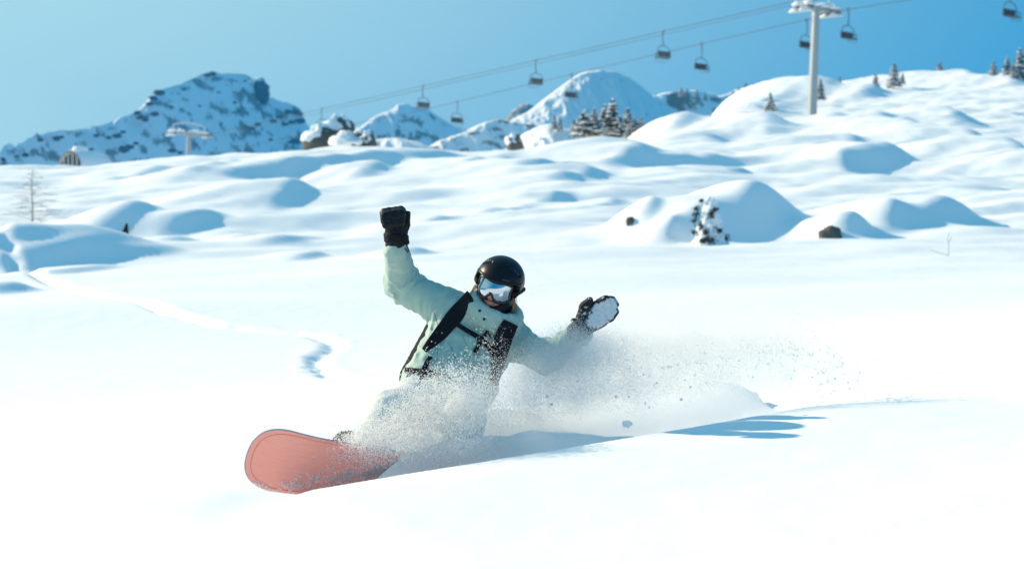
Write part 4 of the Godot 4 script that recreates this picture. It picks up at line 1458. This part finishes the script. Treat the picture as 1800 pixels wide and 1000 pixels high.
func build_rider() -> void:
	set_up_rider()
	ml_at = P(1026, 573, 7.24)
	var y := Vector3(64, 62, 10.0).normalized()
	var z := Vector3(-0.12, -0.05, 1.0)
	z = (z - y * y.dot(z)).normalized()
	ml_b = Basis(y.cross(z), y, z)
	build_board()
	var t := thing("person", "snowboarder in sage green jacket and black helmet, one mitten raised, leaning into spray", "person", P(745, 760, 7.0))
	var o := -t.position
	var xf := Transform3D(Basis(), o)
	var t0 := Time.get_ticks_msec()
	# the body is one figure; head joined on at a finer grid
	var body := nets(func(p): return body_field(p), P(640, 830, 7.7), P(1080, 370, 6.4), 0.016)
	var c0 := PackedColorArray()
	c0.resize(body.surface_get_array_len(0))
	c0.fill(Color(0.56, 0.31, 0.22))
	var arr := body.surface_get_arrays(0)
	arr[Mesh.ARRAY_COLOR] = c0
	var bm := ArrayMesh.new()
	bm.add_surface_from_arrays(Mesh.PRIMITIVE_TRIANGLES, arr)
	var face := nets(func(q): return face_field(q), Vector3(-0.1, -0.135, -0.11), Vector3(0.1, 0.13, 0.13), 0.0036, func(q): return face_colour(q))
	part("body", join([[bm, xf], [face, Transform3D(head_b, head_at + o)]]), M.skin, t)
	var jacket := part("jacket", nets(func(p): return jacket_field(p), P(650, 725, 7.75), P(1075, 415, 6.85), 0.0085, func(p): return jacket_colour(p)), M.cloth, t, xf)
	part("trousers", nets(func(p): return trouser_field(p), P(600, 850, 7.35), P(880, 640, 6.4), 0.012), M.trouser, t, xf)
	for q in [[P(640, 785, 6.6), 0.56], [P(806, 805, 6.9), 1.06]]:
		var at := board_surface(q[1], 0.0, 0.03)
		var reach := Vector3.ONE * 0.36
		var bb := board_b
		part("boot", nets(func(p): return boot_field(p, at, bb), at - reach, at + reach, 0.011), M.boot, t, xf)
	var glove_r := part("mitten", nets(func(p): return mitten_right(p), P(655, 438, 7.32), P(735, 352, 7.08), 0.0045), M.leather, t, xf)
	part("wrist_strap", nets(func(p): return cuff_right(p), P(665, 436, 7.34), P(730, 402, 7.12), 0.005), M.black, glove_r)
	var loop := [on_jacket(714, 430), on_jacket(717, 436), P(719, 441, 7.16), P(716, 443, 7.16), on_jacket(712, 437)]
	part("cord_loop", tube(loop, [0.0028], 5), M.black, glove_r)
	var glove_l := part("mitten", nets(func(p): return mitten_left(p), P(985, 605, 7.36), P(1125, 480, 7.12), 0.0045, func(p): return mitten_left_colour(p)), M.caked, t, xf)
	part("cuff_strap", tube([ml_at + ml_b * Vector3(-0.055, -0.012, 0.012), ml_at + ml_b * Vector3(-0.03, -0.008, 0.048), ml_at + ml_b * Vector3(0.01, -0.004, 0.058), ml_at + ml_b * Vector3(0.045, 0.0, 0.035)], [0.012], 6, 0.5), M.black, glove_l)
	var cord := []
	for k in 14:
		var a := TAU * k / 13.0
		cord.append(P(1009 + cos(a) * 5.0, 563 + sin(a) * 3.4, 7.22))
	part("cord_loop", tube(cord, [0.002], 5), M.black, glove_l)
	# head gear
	var hx := Transform3D(head_b, head_at + o)
	var helmet := part("helmet", nets(func(q): return helmet_field(q), Vector3(-0.135, -0.10, -0.16), Vector3(0.135, 0.16, 0.145), 0.0042), M.helmet, t, hx)
	for s in [-1.0, 1.0]:
		part("vent", box(Vector3(0.034, 0.012, 0.006), Vector3.ZERO, 0.002), M.vent, helmet, Transform3D(Basis(Vector3.BACK, -0.45 * s) * Basis(Vector3.RIGHT, -0.6) , Vector3(0.074 * s, 0.099, 0.050)))
	part("chin_strap", tube([Vector3(-0.105, -0.06, 0.005), Vector3(-0.088, -0.115, 0.035), Vector3(-0.03, -0.168, 0.055), Vector3(0.03, -0.168, 0.055), Vector3(0.088, -0.115, 0.035), Vector3(0.105, -0.06, 0.005)], [0.006], 6, 0.5), M.black, helmet)
	part("badge", box(Vector3(0.036, 0.008, 0.004), Vector3.ZERO, 0.0015), M.vent, helmet, Transform3D(Basis(Vector3.UP, 0.42) * Basis(Vector3.RIGHT, -0.42), Vector3(0.050, 0.060, 0.1135)))
	var goggles := part("goggles", tube(rim_points(-0.001, 0.03), [0.0068], 7), M.frame, t, hx)
	part("lens", lens_mesh(0.0), M.mirror, goggles)
	part("back_frame", tube(rim_points(-0.018, 0.08), [0.0095], 7), M.frame, goggles)
	for s in [-1.0, 1.0]:
		part("strap", tube([Vector3(0.086 * s, -0.008, 0.062), Vector3(0.104 * s, 0.0, 0.040), Vector3(0.113 * s, 0.006, 0.005), Vector3(0.116 * s, 0.012, -0.05)], [0.014, 0.013, 0.012, 0.012], 8, 1.0), M.black, goggles)
	part("neck_gaiter", nets(func(q): return gaiter_field(q), Vector3(-0.11, -0.24, -0.13), Vector3(0.11, -0.01, 0.13), 0.0045), M.gaiter, t, hx)
	rng.seed = 9
	var locks := []
	for k in 56:
		var s := -1.0 if k < 42 else 1.0
		var x := rng.randf_range(0.076, 0.104) * s
		var zz := rng.randf_range(-0.02, 0.05)
		var lock := []
		var sway := rng.randf_range(-0.012, 0.012)
		var fly := rng.randf_range(0.0, 0.07) if s > 0.0 else rng.randf_range(-0.004, 0.010)
		for j in 7:
			var f := j / 6.0
			lock.append(Vector3(x * (1.0 + 0.10 * sin(f * PI)) + s * fly * f * f, -0.03 - 0.105 * f + 0.3 * fly * f * f, zz + 0.03 * f * f + sway * sin(f * 4.0)))
		locks.append(tube(lock, [0.0024, 0.0026, 0.0026, 0.0024, 0.002, 0.0014, 0.0007] if s < 0.0 else [0.0015, 0.0015, 0.0014, 0.0012, 0.001, 0.0008, 0.0005], 5))
	part("hair", join(locks), M.hair, t, hx).set_meta("kind", "stuff")
	# jacket details
	for px in [[[812, 588], [822, 612], [806, 640]], [[836, 566], [850, 584], [832, 614], [818, 640]], [[762, 548], [770, 575], [768, 640]], [[752, 585], [775, 588]]]:
		part("seam", seam_mesh(px, 0.0014), M.seam, jacket, Transform3D())
	part("hem_line", seam_mesh([[790, 604], [800, 630], [822, 640], [856, 646], [890, 640]], 0.0018), M.seam, jacket)
	for px in [[843, 546], [851, 561]]:
		var at := on_jacket(px[0], px[1])
		var snap := CylinderMesh.new()
		snap.top_radius = 0.007
		snap.bottom_radius = 0.0075
		snap.height = 0.005
		snap.radial_segments = 14
		part("snap_button", snap, M.frame, jacket, Transform3D(Basis(Quaternion(Vector3.UP, jacket_normal(at))), at))
	# lettering up the placket, partly under the chest strap
	var word := "R PCLOS"
	for k in word.length():
		if word[k] == " ":
			continue
		var f := k / 6.0
		var u := lerpf(825, 854, f)
		var v := lerpf(618, 575, f)
		var at := on_jacket(u, v)
		var n := jacket_normal(at)
		var right := (P(854, 575, 7.0) - P(825, 618, 7.0)).normalized()
		right = (right - n * n.dot(right)).normalized()
		part("letter", text_mesh(word[k], 0.022), M.print, jacket, Transform3D(Basis(right, n.cross(right), n), at + n * 0.0015))
	build_backpack()

func text_mesh(what: String, size: float) -> TextMesh:
	var m := TextMesh.new()
	var f := SystemFont.new()
	f.font_names = PackedStringArray(["Droid Sans"])
	m.font = f
	m.text = what
	m.font_size = 32
	m.pixel_size = size / 24.0
	m.depth = 0.0015
	m.curve_step = 2.0
	return m

func build_backpack() -> void:
	var t := thing("backpack", "black backpack worn by the rider, shoulder straps, chest strap and hip belt showing", "backpack", P(800, 640, 7.4))
	var o := Transform3D(Basis(), -t.position)
	var pk := nets(func(p): return pack_field(p), P(660, 730, 7.75), P(900, 520, 7.15), 0.013)
	part("pack_bag", pk, M.pack, t, o)
	part("shoulder_strap", strap_mesh([[829, 521, 26], [814, 538, 29], [796, 560, 30], [776, 585, 26], [758, 604, 19], [746, 617, 11]], 0.006, 0.006), M.pack, t, o)
	var sl := part("shoulder_strap", strap_mesh([[897, 566, 30], [889, 580, 34], [882, 600, 33], [877, 625, 28], [872, 650, 22], [864, 676, 14]], 0.006, 0.010), M.pack, t, o)
	part("chest_strap", strap_mesh([[802, 570, 8], [818, 580, 8], [838, 592, 9], [852, 603, 9], [868, 612, 8], [874, 622, 7]], 0.004, 0.011), M.pack, t, o)
	part("chest_strap", strap_mesh([[847, 597, 7], [856, 608, 7], [866, 624, 7], [872, 634, 6]], 0.004, 0.010), M.pack, t, o)
	part("strap_tail", strap_mesh([[859, 580, 7], [850, 594, 7], [842, 606, 8], [832, 621, 8]], 0.003, 0.013), M.pack, t, o)
	part("strap_tail", strap_mesh([[858, 578, 4], [861, 586, 4], [863, 592, 3]], 0.003, 0.013), M.pack, t, o)
	var at := on_jacket(844, 597)
	part("buckle", box(Vector3(0.036, 0.022, 0.012), Vector3.ZERO, 0.004), M.frame, t, Transform3D(Basis(Vector3.BACK, -0.55), at + Vector3(0, 0, 0.018) - t.position))
	part("hip_belt", strap_mesh([[714, 651, 9], [728, 652, 10], [746, 655, 10], [765, 657, 7], [786, 660, 4]], 0.005, 0.008), M.pack, t, o)
	part("belt_tail", strap_mesh([[757, 629, 8], [750, 640, 9], [744, 652, 10], [742, 666, 10], [739, 684, 8]], 0.004, 0.011), M.pack, t, o)
	part("belt_tail", strap_mesh([[728, 653, 4], [720, 660, 4], [714, 668, 4]], 0.003, 0.010), M.pack, t, o)
	# the round white emblem on the left strap
	var e := on_jacket(880, 591)
	var n := jacket_normal(e).lerp(Vector3.BACK, 0.4).normalized()
	var ring := TorusMesh.new()
	ring.inner_radius = 0.0125
	ring.outer_radius = 0.0155
	ring.rings = 28
	ring.ring_segments = 6
	var eb := Basis(Quaternion(Vector3.UP, n))
	var em := part("emblem", ring, M.white, sl, Transform3D(eb, e + n * 0.030))
	em.name = "emblem"
	# the humped animal in it
	var st := SurfaceTool.new()
	st.begin(Mesh.PRIMITIVE_TRIANGLES)
	var shape := [[-0.010, -0.006], [-0.008, 0.002], [-0.004, 0.006], [0.001, 0.0075], [0.005, 0.005], [0.008, 0.001], [0.010, -0.005], [0.008, -0.006], [0.006, -0.001], [0.004, -0.006], [0.001, -0.006], [0.0, -0.002], [-0.002, -0.006], [-0.005, -0.006], [-0.006, -0.002], [-0.008, -0.006]]
	for k in range(1, shape.size() - 1):
		for q in [[0.0, 0.002], shape[k], shape[k + 1]]:
			st.add_vertex(Vector3(q[0], 0.001, -q[1]))
	st.generate_normals()
	part("animal_figure", st.commit(), M.white, em, Transform3D())

func pack_field(p: Vector3) -> float:
	var d := cap(p, P(800, 560, 7.50), P(745, 668, 7.40), 0.115, 0.125)
	d = smin(d, cap(p, P(862, 585, 7.52), P(815, 680, 7.42), 0.11, 0.12), 0.08)
	return d + 0.004 * fold_noise.get_noise_3d(p.x * 30.0, p.y * 30.0, p.z * 30.0)

# ---------------------------------------------------------------- thrown snow
func bank_height(s: float) -> float:
	return along([[0.3, 0.0], [0.6, 0.04], [0.9, 0.10], [1.2, 0.15], [1.5, 0.17], [2.0, 0.17], [2.6, 0.15], [3.0, 0.13], [3.2, 0.12]], s)

func build_bank() -> void:
	# the ridge of snow that the board ploughs up behind its trench
	var rows := 230
	var cols := 84
	var pts := PackedVector3Array()
	for r in rows:
		var s := lerpf(0.30, 3.14, r / (rows - 1.0))
		var h := bank_height(s)
		for c in cols:
			var w := lerpf(-0.44, 1.05, c / (cols - 1.0))
			var x := -1.08 + 0.85 * s - 0.507 * w
			var d := 6.3 + 0.5 * s + 0.862 * w
			var ragged := 3.03 + 0.05 * noise_c.get_noise_2d(w * 3.0, 4.0) + 0.03 * noise_c.get_noise_2d(w * 11.0, 9.0)
			var end := 1.0 - sstep(ragged - 0.03, ragged + 0.03, s)
			var prof := sstep(-0.04, 0.52, w) * (1.0 - sstep(0.56, 1.02, w))
			# the low roll of snow pushed up in front of the buried part of the board
			var roll := along([[0.3, 0.0], [0.45, 0.02], [0.5, 0.09], [0.62, 0.165], [0.8, 0.20], [1.05, 0.20], [1.35, 0.17], [1.7, 0.10], [2.2, 0.03], [3.1, 0.0]], s)
			var fore := roll * exp(-pow((w + 0.20) / (0.085 if w < -0.2 else 0.16), 2.0)) * (1.0 + 0.14 * noise_c.get_noise_2d(x * 1.2, d * 1.2))
			var y := ground(x, d) - 0.015 + (h * prof + fore) * end
			var up := sstep(0.35, 0.8, prof)
			y += prof * end * (0.03 * noise_c.get_noise_2d(x * 0.7, d * 0.7) + 0.05 * up * noise_c.get_noise_2d(x * 1.6 + 5.0, d * 1.6) * h / 0.4 + 0.006 * noise_c.get_noise_2d(x * 9.0, d * 9.0))
			pts.append(Vector3(x, y, -d))
	var o := part("ploughed_snow_bank", grid_mesh(pts, rows, cols, false), M.grain, self)
	o.set_meta("kind", "stuff")
	tag(o, "ridge of ploughed powder snow behind the snowboard's fresh trench", "snow")

func grain_cluster(seed_: int, count: int, spread: float, r0: float, r1: float) -> ArrayMesh:
	rng.seed = seed_
	var v := PackedVector3Array()
	var n := PackedVector3Array()
	var idx := PackedInt32Array()
	for k in count:
		var c := Vector3(rng.randfn(), rng.randfn(), rng.randfn()) * spread
		var r := lerpf(r0, r1, pow(rng.randf(), 2.0))
		var b := Basis(Vector3(rng.randf_range(-1, 1), rng.randf_range(-1, 1), 0.3).normalized(), rng.randf() * TAU)
		var at := v.size()
		for q in [Vector3.RIGHT, Vector3.UP, Vector3.BACK, Vector3.LEFT, Vector3.DOWN, Vector3.FORWARD]:
			v.append(c + b * q * r)
			n.append(b * q)
		for f in [[0, 1, 2], [1, 3, 2], [3, 4, 2], [4, 0, 2], [1, 0, 5], [3, 1, 5], [4, 3, 5], [0, 4, 5]]:
			idx.append_array([at + f[0], at + f[2], at + f[1]])
	return mesh_of(v, idx, n)

# puffs: u, v, d, spread across and up in px, spread in depth in m, clusters
func spray(called: String, label: String, mesh: ArrayMesh, puffs: Array, seed_: int, many: float, grow := 1.0) -> void:
	rng.seed = seed_
	var where := []
	for q in puffs:
		for k in int(q[6] * many):
			var d: float = q[2] + rng.randfn() * q[5]
			var p := P(q[0] + rng.randfn() * q[3], q[1] + rng.randfn() * q[4], d)
			if p.y < ground(p.x, d) - 0.02:
				continue
			where.append(Transform3D(Basis(Vector3(rng.randf_range(-1, 1), rng.randf_range(-1, 1), rng.randf_range(-1, 1)).normalized(), rng.randf() * TAU).scaled(Vector3.ONE * rng.randf_range(0.7, 1.3) * grow), p))
	var mm := MultiMesh.new()
	mm.transform_format = MultiMesh.TRANSFORM_3D
	mm.mesh = mesh
	mm.instance_count = where.size()
	for k in where.size():
		mm.set_instance_transform(k, where[k])
	var o := MultiMeshInstance3D.new()
	o.name = numbered(called)
	o.multimesh = mm
	o.material_override = M.grain
	add_child(o)
	o.set_meta("kind", "stuff")
	tag(o, label, "snow spray", "thrown powder snow")

func build_spray() -> void:
	build_bank()
	var fine := grain_cluster(601, 90, 0.034, 0.0006, 0.0014)
	var coarse := grain_cluster(602, 26, 0.035, 0.0009, 0.0030)
	# over the legs: bright speckled fan from the buried edge up to the hips
	spray("snow_spray", "bright speckled powder fan bursting over the rider's legs", coarse, [
		[640, 778, 6.42, 20, 12, 0.05, 300], [610, 782, 6.42, 14, 6, 0.05, 50], [690, 755, 6.5, 26, 22, 0.08, 260], [735, 735, 6.55, 30, 30, 0.08, 330], [780, 715, 6.6, 34, 30, 0.08, 380], [820, 705, 6.62, 28, 28, 0.08, 330], [850, 715, 6.65, 22, 24, 0.08, 200],
		[700, 782, 6.42, 44, 9, 0.06, 400], [770, 768, 6.46, 44, 14, 0.06, 360], [790, 672, 6.75, 30, 12, 0.08, 70], [862, 630, 6.95, 16, 26, 0.06, 46], [740, 690, 6.7, 24, 14, 0.06, 80]], 701, 0.62)
	spray("snow_spray", "soft powder mist drifting round the rider's hip and trailing arm", fine, [
		[690, 770, 6.45, 34, 16, 0.06, 200], [760, 745, 6.5, 44, 26, 0.08, 300], [830, 725, 6.55, 36, 26, 0.08, 260], [900, 690, 6.9, 30, 26, 0.1, 260],
		[950, 640, 7.12, 26, 20, 0.08, 380], [985, 626, 7.10, 24, 16, 0.06, 760], [1025, 612, 7.12, 28, 16, 0.06, 760], [1010, 590, 7.12, 16, 8, 0.06, 160], [920, 660, 7.0, 24, 20, 0.08, 240]], 702, 0.38)
	spray("snow_spray", "long cloud of airborne powder trailing behind the snowboard", fine, [
		[960, 670, 7.2, 40, 30, 0.12, 620], [1030, 645, 7.3, 44, 30, 0.12, 760], [1100, 632, 7.4, 46, 30, 0.12, 820], [1170, 622, 7.5, 46, 28, 0.12, 820], [1240, 616, 7.6, 46, 26, 0.12, 780], [1310, 612, 7.75, 44, 22, 0.12, 560], [1365, 610, 7.85, 24, 20, 0.1, 240],
		[930, 712, 7.0, 30, 14, 0.06, 200], [1000, 700, 7.15, 36, 12, 0.06, 260], [1080, 690, 7.3, 40, 10, 0.06, 280], [1160, 680, 7.45, 44, 10, 0.06, 280], [1250, 672, 7.6, 44, 10, 0.06, 260], [1330, 665, 7.75, 36, 10, 0.06, 200], [1380, 660, 7.85, 12, 18, 0.06, 90],
		[1080, 600, 7.35, 60, 10, 0.1, 260], [1200, 590, 7.5, 70, 10, 0.1, 260], [1310, 586, 7.7, 50, 10, 0.1, 160]], 703, 0.62)
	spray("snow_spray", "loose coarse grains thrown out at the tail of the powder cloud", coarse, [
		[1320, 600, 7.75, 50, 14, 0.1, 130], [1390, 605, 7.85, 30, 18, 0.1, 120], [1430, 632, 7.9, 26, 22, 0.1, 90], [1450, 660, 7.95, 26, 18, 0.1, 70], [1200, 640, 7.45, 90, 18, 0.1, 160], [1050, 650, 7.2, 60, 18, 0.1, 120], [1390, 560, 7.85, 40, 20, 0.1, 20]], 704, 0.55)
	# broken clumps flying at the end of the cloud
	var lumps := rock_mesh(640, Vector3.ONE * 0.011, false, 6, 8)
	spray("snow_clumps", "small broken clumps of snow flying off the end of the cloud", lumps, [
		[1390, 610, 7.85, 40, 14, 0.1, 70], [1440, 635, 7.9, 30, 26, 0.1, 80], [1470, 660, 7.95, 24, 20, 0.1, 50], [1400, 560, 7.85, 36, 22, 0.1, 16], [1330, 615, 7.7, 60, 12, 0.1, 70], [1200, 640, 7.4, 70, 14, 0.08, 60], [1080, 690, 7.1, 120, 40, 0.05, 24]], 705, 0.7, 0.6)
	var big := [[1103, 745, 7.15, 0.018, "round clump of snow rolling down the shaded trench bank"], [1457, 615, 7.9, 0.020, "long broken snow clump above the end of the trench"], [1478, 603, 7.9, 0.013, "sliver of snow clump highest above the trench end"], [1481, 641, 7.9, 0.012, "small oval snow clump right of the long broken one"], [1406, 548, 7.85, 0.011, "lone snow clump high over the powder cloud"], [1506, 668, 8.0, 0.012, "snow clump falling close to the thin end of the trench"]]
	for k in big.size():
		var q: Array = big[k]
		var o := part("snow_clump", rock_mesh(660 + k, Vector3(q[3] * 1.4, q[3] * 0.9, q[3]), false, 10, 14), M.grain, self, Transform3D(Basis(Vector3.BACK, 0.5 * k), P(q[0], q[1], q[2])))
		tag(o, q[4], "snow clump", "clumps thrown up by the board")

func setup_view() -> void:
	var cam := Camera3D.new()
	cam.name = "camera"
	cam.far = 6000.0
	cam.near = 0.05
	var lens := CameraAttributesPhysical.new()
	lens.frustum_focal_length = 52.0
	lens.frustum_focus_distance = 7.1
	lens.exposure_aperture = 3.2
	lens.exposure_multiplier = 1.0
	lens.frustum_near = 0.05
	lens.frustum_far = 6000.0
	cam.attributes = lens
	cam.keep_aspect = Camera3D.KEEP_HEIGHT
	cam.fov = rad_to_deg(2.0 * atan(500.0 / F))
	add_child(cam)
	cam.current = true
	# the clear winter sky: pale and bright towards the sun, deep blue away from it within the view
	var im := Image.create(512, 256, false, Image.FORMAT_RGBF)
	var sun := SUN.normalized()
	for y in 256:
		var th := (y + 0.5) / 256.0 * PI
		for x in 512:
			var ph := (x + 0.5) / 512.0 * TAU
			var dir := Vector3(sin(ph) * sin(th), cos(th), -cos(ph) * sin(th))
			var g := rad_to_deg(acos(clampf(dir.dot(sun), -1.0, 1.0)))
			var near := 1.0 - sstep(42.0, 94.0, g)
			var c := Vector3(0.001, 0.285, 0.58).lerp(Vector3(0.42, 0.70, 0.77), near)
			c = c.lerp(Vector3(0.10, 0.36, 0.58), sstep(0.25, 0.9, dir.y) * 0.8)  # overhead, out of view: set paler to lift the colour of shaded snow
			c = c.lerp(Vector3(0.14, 0.40, 0.60), sstep(96.0, 145.0, g) * 0.8)  # opposite the sun, out of view: paler too, lightens the shade
			im.set_pixel(x, y, Color(c.x, c.y, c.z))
	var pano := PanoramaSkyMaterial.new()
	pano.panorama = ImageTexture.create_from_image(im)
	var sky := Sky.new()
	sky.sky_material = pano
	var env := Environment.new()
	env.background_mode = Environment.BG_SKY
	env.sky = sky
	env.background_energy_multiplier = 0.82
	env.tonemap_mode = Environment.TONE_MAPPER_LINEAR
	env.tonemap_exposure = 1.33
	env.sdfgi_enabled = true
	env.ssao_enabled = true
	env.ssil_enabled = true
	# thin blue mountain air
	env.fog_enabled = true
	env.fog_density = 0.00022
	env.fog_light_color = Color(0.22, 0.72, 1.0)
	var we := WorldEnvironment.new()
	we.name = "world_environment"
	we.environment = env
	add_child(we)
	var light := DirectionalLight3D.new()
	light.name = "sun"
	light.light_energy = 1.6
	light.light_color = Color(1.0, 0.915, 0.785)
	light.light_angular_distance = 0.5
	light.shadow_enabled = true
	add_child(light)
	light.look_at_from_position(SUN.normalized() * 50.0, Vector3.ZERO, Vector3.UP)

func setup_noise() -> void:
	noise_a.noise_type = FastNoiseLite.TYPE_SIMPLEX_SMOOTH
	noise_a.seed = 11
	noise_a.frequency = 0.11
	noise_a.fractal_octaves = 2
	noise_b.noise_type = FastNoiseLite.TYPE_SIMPLEX_SMOOTH
	noise_b.seed = 5
	noise_b.frequency = 0.3
	noise_b.fractal_octaves = 2
	noise_c.noise_type = FastNoiseLite.TYPE_SIMPLEX_SMOOTH
	noise_c.seed = 23
	noise_c.frequency = 2.2
	noise_c.fractal_octaves = 3

func setup_materials() -> void:
	var s := mat(Color(0.88, 0.89, 0.90), 0.75)
	s.metallic_specular = 0.25
	M.snow = s
	M.far_snow = mat(Color(1, 1, 1), 0.9)
	M.far_snow.vertex_color_use_as_albedo = true
	M.far_snow.metallic_specular = 0.2
	M.rock = mat(Color(0.11, 0.105, 0.09), 0.95)
	M.far_rock = mat(Color(0.10, 0.10, 0.105), 0.95)
	M.bark = mat(Color(0.09, 0.065, 0.045), 0.95)
	M.needles = mat(Color(0.085, 0.085, 0.068), 0.9)
	M.frost_bark = mat(Color(0.34, 0.33, 0.32), 0.95)
	M.char = mat(Color(0.012, 0.012, 0.013), 0.9)
	M.steel = mat(Color(0.42, 0.44, 0.44), 0.6, 0.2)
	M.frost = mat(Color(0.68, 0.70, 0.71), 0.9)
	M.dark_metal = mat(Color(0.08, 0.11, 0.14), 0.5, 0.2)
	M.cable = mat(Color(0.05, 0.055, 0.06), 0.6, 0.3)
	M.seat = mat(Color(0.07, 0.085, 0.10), 0.8)
	M.grain = mat(Color(0.975, 0.98, 0.985), 0.9)
	M.grain.backlight_enabled = true
	M.grain.backlight = Color(1.33, 1.33, 1.33)
	M.edge = mat(Color(0.36, 0.36, 0.42), 0.5, 0.2)
	M.stripe = mat(Color(0.72, 0.24, 0.20), 0.6)
	M.board_base = mat(Color(0.98, 0.37, 0.29), 0.45)
	var streak := Gradient.new()
	streak.set_color(0, Color(0.95, 0.93, 0.93))
	streak.set_color(1, Color(1, 1, 1))
	M.board_base.albedo_texture = noise_tex(0.012, 91, 512, false, 1.0, streak)
	M.board_base.uv1_scale = Vector3(2.0, 5.0, 1.0)
	M.board_base.clearcoat_enabled = true
	M.board_base.clearcoat = 0.3
	M.board_top = mat(Color(0.05, 0.05, 0.055), 0.4)
	M.black = mat(Color(0.009, 0.010, 0.013), 0.75)
	M.skin = mat(Color(1, 1, 1), 0.55)
	M.skin.vertex_color_use_as_albedo = true
	M.skin.subsurf_scatter_enabled = true
	M.skin.subsurf_scatter_strength = 0.15
	M.cloth = mat(Color(1, 1, 1), 0.85)
	M.cloth.vertex_color_use_as_albedo = true
	M.cloth.rim_enabled = true
	M.cloth.rim = 0.25
	M.cloth.normal_enabled = true
	M.cloth.normal_texture = noise_tex(0.02, 71, 512, true, 3.0)
	M.cloth.normal_scale = 0.25
	M.cloth.uv1_triplanar = true
	M.cloth.uv1_scale = Vector3.ONE * 18.0
	M.trouser = mat(Color(0.60, 0.63, 0.60), 0.9)
	M.boot = mat(Color(0.02, 0.02, 0.022), 0.7)
	M.leather = mat(Color(0.010, 0.012, 0.016), 0.5)
	M.caked = mat(Color(1, 1, 1), 0.8)
	M.caked.vertex_color_use_as_albedo = true
	M.helmet = mat(Color(0.008, 0.010, 0.014), 0.36)
	M.vent = mat(Color(0.012, 0.03, 0.07), 0.3)
	M.frame = mat(Color(0.012, 0.012, 0.014), 0.35)
	M.mirror = mat(Color(0.55, 0.60, 0.65), 0.06, 1.0)
	M.gaiter = mat(Color(0.010, 0.010, 0.011), 0.95)
	M.hair = mat(Color(0.36, 0.20, 0.09), 0.5)
	M.seam = mat(Color(0.17, 0.29, 0.25), 0.9)
	M.print = mat(Color(0.42, 0.72, 0.60), 0.7)
	M.pack = mat(Color(0.009, 0.010, 0.013), 0.85)
	M.white = mat(Color(0.8, 0.8, 0.8), 0.7)
	for m in [M.leather, M.helmet, M.pack, M.black, M.boot]:
		m.metallic_specular = 0.28
	M.dark_glass = mat(Color(0.03, 0.03, 0.035), 0.12)

func _ready() -> void:
	rng.seed = 42
	setup_view()
	setup_noise()
	setup_materials()
	prepare_terrain()
	build_slope()
	build_rider()
	build_spray()
	build_far()
	build_station()
	build_lift()
	build_trees()
